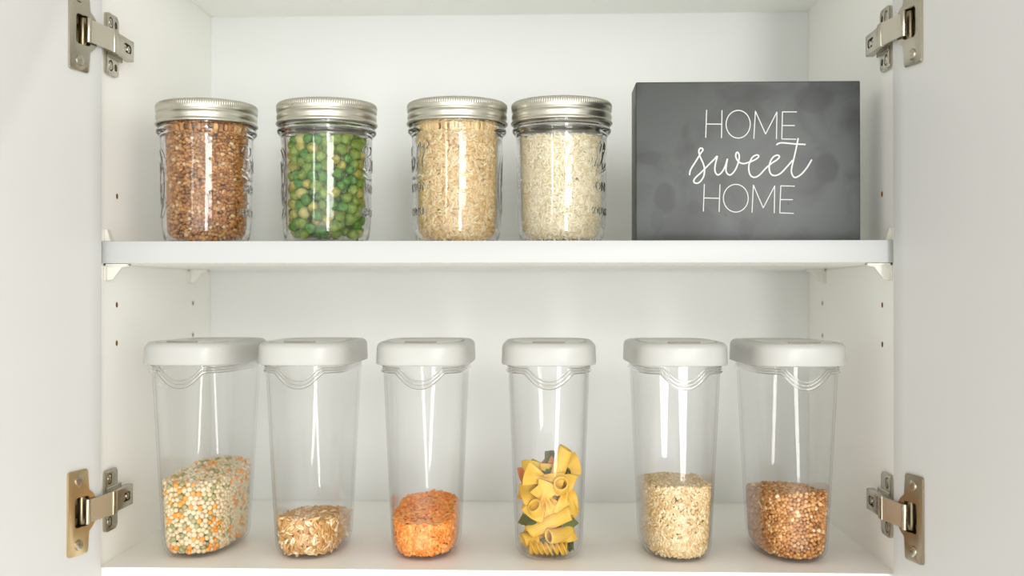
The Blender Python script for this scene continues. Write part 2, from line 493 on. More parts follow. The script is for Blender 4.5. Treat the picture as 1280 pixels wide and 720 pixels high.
def jar_mesh():
    o, i = jar_profile()
    P = np.concatenate([o, i]); n_o = len(o)
    S = 540
    th = np.arange(S) * 2 * PI / S
    rad = np.repeat(P[:, 0][:, None], S, 1); zz = np.repeat(P[:, 1][:, None], S, 1)
    # embossing, in arc-length x height of a 39 mm radius wall; theta 0 faces -Y
    R0 = 0.039
    paths = [[(a * 0.0205 - 0.0235, 0.064 + b * 0.021) for a, b in p_] for p_ in script]
    paths += text_paths('MASON', 0.0062, 0.0, 0.0460, 0.32, 1.3)
    paths += text_paths('WIDE MOUTH', 0.0052, 0.0, 0.0255, 0.30, 1.15)
    # fruit wreath on the far side
    c = PI * R0
    def wrap(pp): return [pp, [(a - 2 * PI * R0, b) for a, b in pp]]
    fr = []
    oval = [(c + 0.021 * math.cos(a), 0.053 + 0.030 * math.sin(a)) for a in np.linspace(0, 2 * PI, 41)]
    fr.append(oval)
    for (dx, dz, r_) in ((-0.008, 0.004, 0.0055), (0.004, 0.006, 0.0060), (-0.002, -0.007, 0.0050), (0.009, -0.005, 0.0045), (-0.011, -0.010, 0.0035), (0.001, 0.016, 0.0035)):
        fr.append([(c + dx + r_ * math.cos(a), 0.053 + dz + r_ * math.sin(a)) for a in np.linspace(0, 2 * PI, 15)])
    for (dx, dz, a0) in ((-0.013, 0.014, 2.3), (0.013, 0.013, 0.8), (0.013, -0.016, -0.8), (-0.010, -0.020, -2.2)):
        e = np.array((math.cos(a0), math.sin(a0))); f = np.array((-e[1], e[0])); b0 = np.array((c + dx, 0.053 + dz))
        fr.append([tuple(b0 + e * 0.006 * math.cos(a) + f * 0.0028 * math.sin(a)) for a in np.linspace(0, 2 * PI, 13)])
        fr.append([tuple(b0 - e * 0.006), tuple(b0 + e * 0.006)])
    for f_ in fr: paths += wrap(f_)
    for k in range(4):      # measuring ticks either side
        for sgn in (-1, 1):
            x0 = sgn * 0.052
            zt = 0.030 + 0.014 * k
            paths.append([(x0 - 0.0025, zt), (x0 + 0.0025, zt)])
            for q in range(3): paths.append([(x0 + 0.0045 + q * 0.0022, zt - 0.0009), (x0 + 0.0045 + q * 0.0022, zt + 0.0012)])
    A, B = seg_list(paths)
    rows = np.arange(7, 7 + 186)
    ang = ((th + PI) % (2 * PI)) - PI
    U = (ang * R0)[None, :].repeat(len(rows), 0); Z = zz[rows]
    pts = np.stack([U.ravel(), Z.ravel()], 1)
    best = np.full(len(pts), 1.0)
    for a, b in zip(A, B):
        lo = np.minimum(a, b) - 0.0016; hi = np.maximum(a, b) + 0.0016
        m = (pts[:, 0] > lo[0]) & (pts[:, 0] < hi[0]) & (pts[:, 1] > lo[1]) & (pts[:, 1] < hi[1])
        if not m.any(): continue
        q = pts[m]; d = b - a; L2 = max((d * d).sum(), 1e-12)
        t = np.clip(((q - a) @ d) / L2, 0, 1)
        dd = np.hypot(*(q - (a + t[:, None] * d)).T)
        best[m] = np.minimum(best[m], dd)
    w = 0.00115
    hgt = np.where(best < w, 0.5 + 0.5 * np.cos(PI * best / w), 0.0) * 0.00062
    rad[rows] += hgt.reshape(len(rows), S)
    # hand-blown unevenness, very slight
    rad[7:n_o - 20] += 0.00005 * np.sin(3 * th)[None, :] * np.sin(zz[7:n_o - 20] * 90)
    X = rad * np.sin(th)[None, :]; Y = -rad * np.cos(th)[None, :]
    V = np.stack([X, Y, zz], 2).reshape(-1, 3)
    n = len(P)
    a = np.arange(n - 1)[:, None] * S + np.arange(S)[None, :]
    b = np.arange(n - 1)[:, None] * S + (np.arange(S)[None, :] + 1) % S
    F = np.stack([a, b, b + S, a + S], 2).reshape(-1, 4)
    c0 = len(V)
    V = np.concatenate([V, [[0, 0, o[0, 1]], [0, 0, i[-1, 1]]]])
    s = np.arange(S); s1 = (s + 1) % S
    f0 = np.stack([np.full(S, c0), s1, s], 1)
    f1 = np.stack([np.full(S, c0 + 1), (n - 1) * S + s, (n - 1) * S + s1], 1)
    return mesh_np('glass_body', V, [F, f0, f1])

def lathe_mod(name, prof, S, mod=None, closed=True):
    P = np.array(prof); th = np.arange(S) * 2 * PI / S
    rad = np.repeat(P[:, 0][:, None], S, 1); zz = np.repeat(P[:, 1][:, None], S, 1)
    if mod is not None: rad, zz = mod(rad, zz, th)
    V = np.stack([rad * np.sin(th), -rad * np.cos(th), zz], 2).reshape(-1, 3)
    n = len(P); m = n if closed else n - 1
    ii = np.arange(m)[:, None]
    a = ii * S + np.arange(S)[None, :]; b = ii * S + (np.arange(S)[None, :] + 1) % S
    a2 = ((ii + 1) % n) * S + np.arange(S)[None, :]; b2 = ((ii + 1) % n) * S + (np.arange(S)[None, :] + 1) % S
    F = np.stack([a, b, b2, a2], 2).reshape(-1, 4)
    return mesh_np(name, V, F)

def band_mesh():
    out = [(0.0418, 0.1052), (0.0424, 0.1042), (0.0434, 0.1040), (0.0440, 0.1048), (0.0439, 0.1058), (0.0431, 0.1066), (0.0425, 0.1074),
           (0.0430, 0.1085), (0.0433, 0.1093), (0.0434, 0.1110), (0.0432, 0.1124), (0.0426, 0.1131), (0.0422, 0.1137), (0.0426, 0.1143), (0.0433, 0.1151), (0.0435, 0.1165),
           (0.0435, 0.1178), (0.0434, 0.1186), (0.0433, 0.1200), (0.0430, 0.1214), (0.0424, 0.1224), (0.0415, 0.1229), (0.0395, 0.1230), (0.0360, 0.1229)]
    inn = [(0.0360, 0.1222), (0.0410, 0.1221), (0.0418, 0.1210), (0.0417, 0.1200), (0.0417, 0.1070)]
    ribs = 132
    def mod(rad, zz, th):
        k = np.clip((zz - 0.1178) / 0.0012, 0, 1) * np.clip((0.1226 - zz) / 0.0008, 0, 1) * (rad > 0.0418)
        w = np.abs(np.sin(th * ribs / 2))[None, :] ** 0.7
        return rad + k * 0.0009 * (w - 0.6), zz
    return lathe_mod('screw_band', out + inn, ribs * 4, mod)

def lid_disc_mesh():
    prof = [(0.0002, 0.1217), (0.0300, 0.1217), (0.0315, 0.1221), (0.0330, 0.1217), (0.0408, 0.1217), (0.0410, 0.1212), (0.0408, 0.1209), (0.0002, 0.1209)]
    return lathe_mod('lid_disc', prof, 96)

JM, BM_, LM = jar_mesh(), band_mesh(), lid_disc_mesh()
JY = 0.085
jars = [
 (-0.2995, 84, 'glass screw-top jar packed with brown buckwheat, first jar from the left on the shelf', 0),
 (-0.1937, 88, 'glass screw-top jar of green dried peas on the upper shelf', 20),
 (-0.0796, -72, 'glass screw-top jar packed with tan pearled barley, second from the dark sign', 45),
 (0.0111, 40, 'glass screw-top jar of white rice next to the dark sign', 70),
]
proto = None
for (x, ang, lab, tw) in jars:
    if proto is None:
        root = empty('mason_jar', (0, 0, 0))
        g = link('glass_body', JM, M_GLASS, root)
        s = link('screw_band', BM_, M_TIN, root)
        d = link('lid_disc', LM, M_TIN, root)
        proto = (root, [g, s, d])
        kids = proto[1]
    else:
        root = proto[0].copy(); col.objects.link(root)
        kids = []
        for ch in proto[1]:
            c = ch.copy(); c.parent = root; col.objects.link(c); kids.append(c)
    root.location = (x, JY, SH1)
    # logo angle is measured from the direction that faces the lens
    face = math.atan2(-x, 0.955)
    root.rotation_euler = (0, 0, R(ang) + face)
    kids[1].rotation_euler = (0, 0, R(tw))
    tag(root, lab, 'jar', 'glass jars with metal lids on the shelf')

# ------------------------------------------------------------------ plastic containers
CH = 0.166
def se(w, l, n, ea=2.7, eb=5.0):
    """super-ellipse outline resampled evenly; starts at the front centre (0,-l)"""
    t = np.linspace(0, 2 * PI, 2000, endpoint=False)
    cx, sy = np.sin(t), -np.cos(t)
    # radial solve of |x/w|^ea + |y/l|^eb = 1
    lo, hi = np.zeros_like(t), np.full_like(t, 2.0)
    for _ in range(40):
        m = (lo + hi) / 2
        v = np.abs(m * cx) ** ea + np.abs(m * sy) ** eb
        lo = np.where(v < 1, m, lo); hi = np.where(v < 1, hi, m)
    x, y = lo * cx * w, lo * sy * l
    d = np.hypot(np.diff(x, append=x[0]), np.diff(y, append=y[0]))
    s = np.concatenate([[0], np.cumsum(d)]); L = s[-1]
    q = np.arange(n) / n * L
    xs = np.interp(q, s, np.append(x, x[0])); ys = np.interp(q, s, np.append(y, y[0]))
    return xs, ys

def ea_(z): return 2.15 + 0.50 * min(max(z / 0.150, 0), 1)
def eb_(z): return 3.1 + 1.7 * min(max(z / 0.150, 0), 1)
def cw(z): return 0.0283 + (0.0340 - 0.0283) * min(max(z / 0.155, 0), 1)
def cl(z): return 0.0535 + (0.0588 - 0.0535) * min(max(z / 0.155, 0), 1)

def container_mesh():
    N = 320
    rows = []
    def ring(ins, z, zz=None): rows.append((ins, z))
    # outer, bottom centre outwards then up
    outer = [(0.020, 0.0008), (0.0100, 0.0007), (0.0088, 0.0001), (0.0074, 0.0001), (0.0050, 0.0009), (0.0028, 0.0025), (0.0011, 0.0050), (0.0003, 0.0078), (0.0, 0.0105)]
    zs_ = list(np.linspace(0.012, 0.160, 30)) + [CH]
    outer += [(0.0, z) for z in zs_]
    n_o = len(outer)
    inner = [(0.0016, CH)] + [(0.0016, z) for z in np.linspace(0.160, 0.012, 24)] + [(0.0019, 0.0088), (0.0026, 0.0064), (0.0042, 0.0042), (0.0064, 0.0028), (0.0092, 0.0023), (0.020, 0.0022)]
    V = []
    for k, (ins, z) in enumerate(outer + inner):
        w, l = cw(z) - ins, cl(z) - ins
        x, y = se(w, l, N, ea_(z), eb_(z))
        V.append(np.stack([x, y, np.full(N, z)], 1))
    n = len(V)
    V = np.concatenate(V)
    a = np.arange(n - 1)[:, None] * N + np.arange(N)[None, :]
    b = np.arange(n - 1)[:, None] * N + (np.arange(N)[None, :] + 1) % N
    F = np.stack([a, b, b + N, a + N], 2).reshape(-1, 4)
    c0 = len(V)
    V = np.concatenate([V, [[0, 0, 0.0008], [0, 0, 0.0022]]])
    s = np.arange(N); s1 = (s + 1) % N
    return mesh_np('clear_body', V, [F, np.stack([np.full(N, c0), s1, s], 1), np.stack([np.full(N, c0 + 1), (n - 1) * N + s, (n - 1) * N + s1], 1)])

def rim_mesh():
    """three moulded beads round the neck, dipping under the spout at the front"""
    N, K = 420, 8
    V, F, off = [], [], 0
    for q, (z0, dep, r) in enumerate(((0.1584, 0.0108, 0.00070), (0.1566, 0.0118, 0.00075), (0.1545, 0.0126, 0.00105))):
        x, y = se(cw(z0), cl(z0), N, ea_(z0), eb_(z0))
        dx = np.roll(x, -1) - np.roll(x, 1); dy = np.roll(y, -1) - np.roll(y, 1); L = np.hypot(dx, dy); nx, ny = dy / L, -dx / L
        hw = 0.0176 + 0.0012 * q
        u = np.clip(np.abs(x) / hw, 0, 1)
        dip = np.where(y < 0, (1 - u ** 2.3) ** 1.35, 0.0)
        z = z0 - dep * dip
        # the body tapers, so follow the wall inwards
        tw = 0.0057 * (z0 - z) / 0.155
        P = np.stack([x - nx * tw, y - ny * tw, z], 1)
        T_ = np.roll(P, -1, 0) - np.roll(P, 1, 0); T_ /= np.linalg.norm(T_, axis=1, keepdims=True)
        Nn = np.stack([nx, ny, np.zeros(N)], 1); B_ = np.cross(T_, Nn)
        a = np.arange(K) * 2 * PI / K
        W = P[:, None] + Nn[:, None] * (0.00005 + r + r * np.cos(a))[None, :, None] + B_[:, None] * (r * 1.0 * np.sin(a))[None, :, None]
        V.append(W.reshape(-1, 3))
        i = np.arange(N)[:, None]; j = np.arange(K)[None, :]
        A = i * K + j; B = i * K + (j + 1) % K; A2 = ((i + 1) % N) * K + j; B2 = ((i + 1) % N) * K + (j + 1) % K
        F.append(np.stack([A, B, B2, A2], 2).reshape(-1, 4) + off); off += N * K
    return mesh_np('pour_rim', np.concatenate(V), np.concatenate(F))

LW, LL = 0.0397, 0.0640
def rings_mesh(name, rings, N=200, closed=False, caps=(True, True), ea=2.7, eb=5.0):
    """rings: (w, l, z, cx, cy)"""
    V = []
    for (w, l, z, cx, cy) in rings:
        x, y = se(w, l, N, ea, eb); V.append(np.stack([x + cx, y + cy, np.full(N, z)], 1))
    n = len(V); V = np.concatenate(V)
    m = n if closed else n - 1
    ii = np.arange(m)[:, None]
    a = ii * N + np.arange(N)[None, :]; b = ii * N + (np.arange(N)[None, :] + 1) % N
    a2 = ((ii + 1) % n) * N + np.arange(N)[None, :]; b2 = ((ii + 1) % n) * N + (np.arange(N)[None, :] + 1) % N
    F = [np.stack([a, b, b2, a2], 2).reshape(-1, 4)]
    if not closed:
        s = np.arange(N); s1 = (s + 1) % N; c0 = len(V)
        V = np.concatenate([V, [[rings[0][3], rings[0][4], rings[0][2]], [rings[-1][3], rings[-1][4], rings[-1][2]]]])
        F += [np.stack([np.full(N, c0), s1, s], 1), np.stack([np.full(N, c0 + 1), (n - 1) * N + s, (n - 1) * N + s1], 1)]
    return mesh_np(name, V, F)

ZL0, ZL1 = 0.1600, 0.1785
def lid_mesh():
    r = []
    # inside ceiling -> inner wall -> lip -> outer wall -> rounded shoulder -> rim -> recess
    r.append((0.010, 0.030, 0.1725, 0, 0))
    r.append((LW - 0.0030, LL - 0.0030, 0.1725, 0, 0))
    r.append((LW - 0.0024, LL - 0.0024, 0.1715, 0, 0))
    r.append((LW - 0.0020, LL - 0.0020, ZL0 + 0.0004, 0, 0))
    r.append((LW - 0.0014, LL - 0.0014, ZL0, 0, 0))
    r.append((LW - 0.0004, LL - 0.0004, ZL0 + 0.0003, 0, 0))
    r.append((LW, LL, ZL0 + 0.0012, 0, 0))
    r.append((LW - 0.0004, LL - 0.0004, ZL1 - 0.0062, 0, 0))
    for k in range(1, 9):
        a = R(90 * k / 8)
        r.append((LW - 0.0004 - 0.0045 * (1 - math.cos(a)), LL - 0.0004 - 0.0045 * (1 - math.cos(a)), ZL1 - 0.0055 + 0.0055 * math.sin(a), 0, 0))
    r.append((LW - 0.0072, LL - 0.0072, ZL1 + 0.0001, 0, 0))
    r.append((LW - 0.0080, LL - 0.0080, ZL1 - 0.0003, 0, 0))
    r.append((LW - 0.0084, LL - 0.0084, ZL1 - 0.0022, 0, 0))
    r.append((0.010, 0.030, ZL1 - 0.0022, 0, 0))
    return rings_mesh('lid', r)

def cap_mesh():
    # pouring flap lying in the recess: front half, with a thumb notch at its front edge
    n = 40
    w, l = LW - 0.0094, LL - 0.0094
    xs, ys = se(w, l, 240)
    pts = [(x, y) for x, y in zip(xs, ys) if y < 0.010]
    pts.sort(key=lambda p_: math.atan2(p_[1] - 0.005, p_[0]) if False else 0)
    half = [p_ for p_ in zip(xs, ys) if p_[1] < 0.010]
    right = [p_ for p_ in half if p_[0] >= 0]; left = [p_ for p_ in half if p_[0] < 0]
    right.sort(key=lambda q: (q[1], q[0])); left.sort(key=lambda q: (-q[1], -q[0]))
    right = [p_ for p_ in right if p_[0] > 0.0132]; left = [p_ for p_ in left if p_[0] < -0.0132]
    yn = right[0][1]
    poly = [(-0.0128, yn + 0.0045), (0.0128, yn + 0.0045), (0.0132, yn)] + right + [(w * 0.99, 0.011), (-w * 0.99, 0.011)] + left + [(-0.0132, yn)]
    bm = bmesh.new()
    add_prism(bm, poly, ZL1 - 0.0021, ZL1 + 0.0004, None, 0.0005)
    return bm

CM, LDM, RIM = container_mesh(), lid_mesh(), rim_mesh()
CY = 0.0768
conts = [
 (-0.2955, -5.5, 'tall clear container of mixed cream, orange and green dried peas, leftmost of the six'),
 (-0.2020, -1.5, 'tall clear container with a low fill of plump tan grains, second from the left'),
 (-0.1045, 0.0, 'tall clear container with a low fill of orange lentils'),
 (0.0000, 0.0, 'tall clear container half full of mixed yellow pasta'),
 (0.1065, 3.0, 'tall clear container of pale pearled barley between the pasta and the brown grain'),
 (0.2015, 4.5, 'tall clear container of brown buckwheat, rightmost of the six'),
]
cproto = None
CROOT = []
for (x, rz, lab) in conts:
    if cproto is None:
        root = empty('food_container', (0, 0, 0))
        b = link('clear_body', CM, M_PLAST, root)
        l = link('lid', LDM, M_LID, root)
        tb = bmesh.new(); add_box(tb, (-0.0130, -LL + 0.0093, ZL1 - 0.0015), (0.0130, -LL + 0.0108, ZL1 + 0.0013), 0.0004, 2)  # dark strip added where the lid slot lies in shade
        tb = bm_obj('slot_shade_strip', tb, M_SLOT_SHADE, l, 30)
        rm = link('pour_rim', RIM, M_RIM, b)
        f = bm_obj('flip_cap', cap_mesh(), M_CAP, l, 30)
        cproto = (root, b, l, f, rm, tb)
    else:
        root = cproto[0].copy(); col.objects.link(root)
        b = cproto[1].copy(); b.parent = root; col.objects.link(b)
        l = cproto[2].copy(); l.parent = root; col.objects.link(l)
        f = cproto[3].copy(); f.parent = l; col.objects.link(f)
        rm = cproto[4].copy(); rm.parent = b; col.objects.link(rm)
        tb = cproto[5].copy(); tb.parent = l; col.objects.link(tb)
    root.location = (x, CY, 0.0003)
    root.rotation_euler = (0, 0, R(rz))
    tag(root, lab, 'container', 'white-lidded clear containers on the cabinet floor')
    CROOT.append(Matrix.Translation((x, CY, 0.0003)) @ Matrix.Rotation(R(rz), 4, 'Z'))

# ------------------------------------------------------------------ grains
def ico(sub):
    bm = bmesh.new(); bmesh.ops.create_icosphere(bm, subdivisions=sub, radius=1.0)
    V = np.array([v.co[:] for v in bm.verts]); F = np.array([[v.index for v in f.verts] for f in bm.faces]); bm.free()
    return V, F
ICO = {1: ico(1), 2: ico(2), 3: ico(3)}

def relax(pts, per, lo, hi, d, it=7):
    """spread points (s, t) on a strip, periodic in s"""
    n = len(pts)
    for _ in range(it):
        order = np.argsort(pts[:, 1]); pts = pts[order]
        mv = np.zeros_like(pts)
        CH_ = 500
        for i0 in range(0, n, CH_):
            i1 = min(n, i0 + CH_)
            a = pts[i0:i1]
            j0 = np.searchsorted(pts[:, 1], a[0, 1] - d); j1 = np.searchsorted(pts[:, 1], a[-1, 1] + d)
            b = pts[j0:j1]
            dx = a[:, None, 0] - b[None, :, 0]
            if per: dx = dx - per * np.round(dx / per)
            dy = a[:, None, 1] - b[None, :, 1]
            r = np.sqrt(dx * dx + dy * dy) + 1e-9
            w = np.where((r < d) & (r > 1e-8), (d - r) / r * 0.35, 0)
            mv[i0:i1, 0] = (w * dx).sum(1); mv[i0:i1, 1] = (w * dy).sum(1)
        pts = pts + np.clip(mv, -d * 0.4, d * 0.4)
        pts[:, 1] = np.clip(pts[:, 1], lo, hi)
        if per: pts[:, 0] %= per
    return pts

def wall_points(outline, per, z0, z1, d, dens=1.0):
    """outline(s, z) -> x, y, nx, ny"""
    area = per * (z1 - z0)
    n = int(dens * area / (d * d * 0.80))
    pts = np.stack([rng.random(n) * per, z0 + rng.random(n) * (z1 - z0)], 1)
    return relax(pts, per, z0, z1, d * 1.02, 9)

def jar_wall(rad, rim):
    def f(s, z):
        a = s / rad
        rr = np.interp(z, [0.0032, 0.0050, 0.0075, 0.0115, 0.018, 0.05, 0.085, 0.092, 0.105], [0.0275, 0.0303, 0.0322, 0.0334, 0.0341, 0.0346, 0.0349, 0.0355, 0.0366]) - rim
        return rr * np.sin(a), -rr * np.cos(a), np.sin(a), -np.cos(a)
    return f

def floor_ins(z): return np.interp(z, [0.0024, 0.0040, 0.0065, 0.011], [0.0075, 0.0035, 0.0012, 0.0])
def cont_wall(rim):
    """point and outward normal on the inside wall of a container, rim away from it"""
    N = 720
    ZS = np.concatenate([np.linspace(0.002, 0.012, 6), np.linspace(0.02, 0.10, 9)])
    TX, TY, NX, NY = [], [], [], []
    for z in ZS:
        q = 0.0017 + rim + float(floor_ins(z))
        x, y = se(cw(z) - q, cl(z) - q, N, ea_(z), eb_(z))
        dx = np.roll(x, -1) - np.roll(x, 1); dy = np.roll(y, -1) - np.roll(y, 1); L = np.hypot(dx, dy)
        TX.append(x); TY.append(y); NX.append(dy / L); NY.append(-dx / L)
    TX, TY, NX, NY = map(np.array, (TX, TY, NX, NY))
    k0 = 8
    per = np.hypot(np.diff(TX[k0], append=TX[k0][0]), np.diff(TY[k0], append=TY[k0][0])).sum()
    def f(s, z):
        i = ((s / per) * N).astype(int) % N
        zi = np.interp(z, ZS, np.arange(len(ZS))); k = np.clip(zi.astype(int), 0, len(ZS) - 2); t = zi - k
        g = lambda T_: T_[k, i] * (1 - t) + T_[k + 1, i] * t
        return g(TX), g(TY), g(NX), g(NY)
    f.per = per
    return f
def c_inside(x, y, z, rim):
    w = np.interp(z, [0, 0.155], [0.0283, 0.0340]) - rim - floor_ins(z); l = np.interp(z, [0, 0.155], [0.0535, 0.0588]) - rim - floor_ins(z)
    a = np.interp(z, [0, 0.15], [2.15, 2.65]); b = np.interp(z, [0, 0.15], [3.1, 4.8])
    return np.abs(x / w) ** a + np.abs(y / l) ** b

def rot_from(axis, up):
    """rotation matrices with local x = axis, z ~ up; arrays (n,3)"""
    a = axis / (np.linalg.norm(axis, axis=1, keepdims=True) + 1e-9)
    u = up - a * (up * a).sum(1, keepdims=True)
    u /= (np.linalg.norm(u, axis=1, keepdims=True) + 1e-9)
    v = np.cross(u, a)
    return np.stack([a, v, u], 2)

def build_grains(name, pos, nrm, shape, size, m, jit=0.10, tang=0.8, sub=2, M=None, flat=True):
    """one mesh holding many grains. shape(V)->(V,mark)"""
    V0, F0 = ICO[sub]
    Vs, mk = shape(V0.copy())
    n = len(pos)
    ax = rng.normal(size=(n, 3)); ax -= nrm * (ax * nrm).sum(1, keepdims=True) * tang
    up = nrm * (1.6 if flat else 0.0) + rng.normal(size=(n, 3)) * (0.55 if flat else 1.0)
    Rm = rot_from(ax, up)
    sz = size * (1 + jit * rng.normal(size=(n, 1, 1)).clip(-2, 2)) * (1 + 0.08 * rng.normal(size=(n, 1, 3)).clip(-2, 2))
    L = Vs[None] * sz
    W = np.einsum('nij,nvj->nvi', Rm, L) + pos[:, None, :]
    F = (F0[None] + (np.arange(n) * len(V0))[:, None, None]).reshape(-1, 3)
    W = W.reshape(-1, 3)
    if M is not None:
        Mn = np.array(M); W = W @ Mn[:3, :3].T + Mn[:3, 3]
    return W, F, np.tile(mk, n)

def join_grains(name, parts, m):
    off, Vs, Fs, Ms = 0, [], [], []
    for W, F, mk in parts:
        Vs.append(W); Fs.append(F + off); Ms.append(mk); off += len(W)
    me = mesh_np(name, np.concatenate(Vs), np.concatenate(Fs))
    at = me.attributes.new('mark', 'FLOAT', 'POINT'); at.data.foreach_set('value', np.concatenate(Ms).astype(np.float32))
    return link(name, me, m)

# grain shapes, unit length half-axis 1 along x
def sh_buck(V):
    ph = np.arctan2(V[:, 1], V[:, 0])
    k = 1 + 0.13 * np.cos(3 * ph) * np.sqrt(1 - np.clip(V[:, 2] ** 2, 0, 1))
    W = V * k[:, None]; W[:, 2] *= 0.88; W[:, 2] += 0.10 * np.hypot(V[:, 0], V[:, 1])
    return W, np.clip(np.cos(3 * ph) * 1.4 - 0.75, 0, 1) * 0.55
def sh_barley(V):
    W = V.copy(); W[:, 1] *= 0.62; W[:, 2] *= 0.52
    g = np.exp(-(V[:, 1] / 0.22) ** 2) * (V[:, 2] > 0)
    W[:, 2] -= 0.14 * g
    return W, g * 0.55 * (np.abs(V[:, 0]) < 0.8)
def sh_rice(V):
    W = V.copy(); W[:, 1] *= 0.36; W[:, 2] *= 0.32
    return W, np.clip((V[:, 0] - 0.8) * 3, 0, 1) * 0.3
def sh_lentil(V):
    W = V.copy(); W[:, 2] *= np.where(V[:, 2] > 0, 0.42, 0.12)
    return W, np.zeros(len(V))
def sh_flake(V):
    W = V.copy(); W[:, 1] *= 0.50 ; W[:, 2] *= 0.34
    g = np.exp(-(V[:, 1] / 0.2) ** 2) * (V[:, 2] > 0)
    W[:, 2] -= 0.10 * g
    return W, g * 0.75 * (np.abs(V[:, 0]) < 0.85)

def fill_jar(name, shape, size, pitch, z1, m, lab, cat, x, tang=0.85, flat=True, rim=None):
    rim = size * 0.5 if rim is None else rim
    M = Matrix.Translation((x, JY, SH1))
    rad = 0.0345
    f = jar_wall(rad, rim)
    parts = []
    for layer, (ins, sub, dens, pm) in enumerate(((0.0, 2, 1.0, 1.0), (pitch * 0.62, 2 if layer_hi else 1, 0.95, 1.0))):
        P = wall_points(f, 2 * PI * rad, 0.0034 + rim, z1, pitch * pm, dens)
        g = jar_wall(rad, rim + ins)
        X, Y, nx, ny = g(P[:, 0], P[:, 1])
        pos = np.stack([X, Y, P[:, 1]], 1) + rng.normal(size=(len(X), 3)) * pitch * 0.06
        out = np.stack([nx, ny, np.zeros(len(X))], 1)
        hr = np.hypot(pos[:, 0], pos[:, 1]); lim = np.hypot(X, Y) + pitch * 0.05
        k = np.minimum(1, lim / hr); pos[:, 0] *= k; pos[:, 1] *= k
        parts.append(build_grains(name, pos, out, shape, size, m, tang=tang, sub=sub, M=M, flat=flat))
    # bottom and top layers
    for zt in (0.0032 + rim, z1):
        rr = 0.0345 - rim - 0.002 if zt > 0.02 else 0.0255
        n = int(PI * rr * rr / (pitch * pitch * 0.85))
        a = rng.random(n) * 2 * PI; q = np.sqrt(rng.random(n)) * rr
        pos = np.stack([q * np.cos(a), q * np.sin(a), zt + rng.normal(size=n) * pitch * 0.15], 1)
        if zt < 0.02: pos[:, 2] = np.maximum(pos[:, 2], zt)
        up = np.tile([[0, 0, 1.0]], (n, 1))
        parts.append(build_grains(name, pos, up, shape, size, m, tang=tang, sub=1, M=M, flat=flat))
    o = join_grains(name, parts, m)
    tag(o, lab, cat, None, 'stuff')
    return o
layer_hi = False

def cont_fill_z(zf, zb, lump=0.0):
    def f(x, y):
        t = np.clip((y + 0.052) / 0.104, 0, 1)
        return zf + (zb - zf) * t + lump * (np.sin(x * 160 + 1) * np.cos(y * 110)) - lump * 1.5 * (np.abs(x) / 0.03) ** 2
    return f

def cont_points(pitch, rim, top):
    """positions + normals for a packed shell: two wall layers, the top surface"""
    f = cont_wall(rim)
    out = []
    zlo = 0.0030 + rim
    zmax = 0.09
    for ins in (0.0, pitch * 0.65):
        g = f if ins == 0 else cont_wall(rim + ins)
        P = wall_points(f, f.per, zlo, zmax, pitch)
        X, Y, nx, ny = g(P[:, 0] * g.per / f.per, P[:, 1])
        keep = P[:, 1] < top(X, Y) - pitch * 0.1
        pos = np.stack([X, Y, P[:, 1]], 1)[keep]
        nr = np.stack([nx, ny, np.zeros(len(X))], 1)[keep]
        pos -= nr * np.abs(rng.normal(size=(len(pos), 1))).clip(0, 2) * pitch * 0.07
        out.append((pos, nr))
    # top surface, two layers
    for dz in (0.0, pitch * 0.6):
        w, l = 0.031 - rim, 0.0555 - rim
        n = int(4 * w * l / (pitch * pitch * 0.80))
        P = np.stack([(rng.random(n) * 2 - 1) * w, (rng.random(n) * 2 - 1) * l], 1)
        P = relax(P, 0, -l, l, pitch * 1.02, 8)
        keep = c_inside(P[:, 0], P[:, 1], top(P[:, 0], P[:, 1]), 0.0017 + rim) < 1.0
        P = P[keep]
        pos = np.stack([P[:, 0], P[:, 1], top(P[:, 0], P[:, 1]) - dz + rng.normal(size=len(P)) * pitch * 0.14], 1)
        out.append((pos, np.tile([[0, 0, 1.0]], (len(P), 1))))
    # floor layer
    w, l = 0.026 - rim, 0.051 - rim
    n = int(4 * w * l / (pitch * pitch * 0.85))
    P = np.stack([(rng.random(n) * 2 - 1) * w, (rng.random(n) * 2 - 1) * l], 1)
    keep = c_inside(P[:, 0], P[:, 1], np.full(len(P), zlo), 0.0017 + rim) < 1.0
    P = P[keep]
    out.append((np.stack([P[:, 0], P[:, 1], np.full(len(P), zlo)], 1), np.tile([[0, 0, -1.0]], (len(P), 1))))
    return out

def fill_cont(name, idx, shape, size, pitch, top, m, lab, cat, tang=0.85, flat=True, rim=None):
    rim = size * 0.5 if rim is None else rim
    parts = []
    for k, (pos, nr) in enumerate(cont_points(pitch, rim, top)):
        parts.append(build_grains(name, pos, nr, shape, size, m, tang=tang, sub=(2, 1, 2, 1, 1)[k], M=CROOT[idx], flat=flat))
    o = join_grains(name, parts, m)
    tag(o, lab, cat, None, 'stuff')
    return o

M_BUCK = grain_mat('buckwheat', [(0.0, (158, 102, 50)), (0.35, (194, 136, 76)), (0.75, (212, 158, 96)), (0.94, (228, 180, 122)), (1.0, (246, 226, 188))], 0.5, (132, 80, 40))
M_BARLEY = grain_mat('pearled_barley', [(0.0, (224, 192, 132)), (0.4, (240, 212, 158)), (1.0, (250, 234, 192))], 0.5, (160, 110, 62))
M_BARLEY2 = grain_mat('pale_pearled_barley', [(0.0, (204, 172, 122)), (0.4, (220, 194, 146)), (1.0, (238, 222, 186))], 0.45, (184, 138, 92))
M_RICE = grain_mat('white_rice', [(0.0, (228, 212, 172)), (0.5, (244, 232, 198)), (1.0, (253, 248, 228))], 0.4, (200, 180, 140))
M_LENT = grain_mat('orange_lentils', [(0.0, (232, 132, 44)), (0.5, (242, 156, 68)), (1.0, (250, 182, 102))], 0.5, (200, 100, 40), sss=0.0)
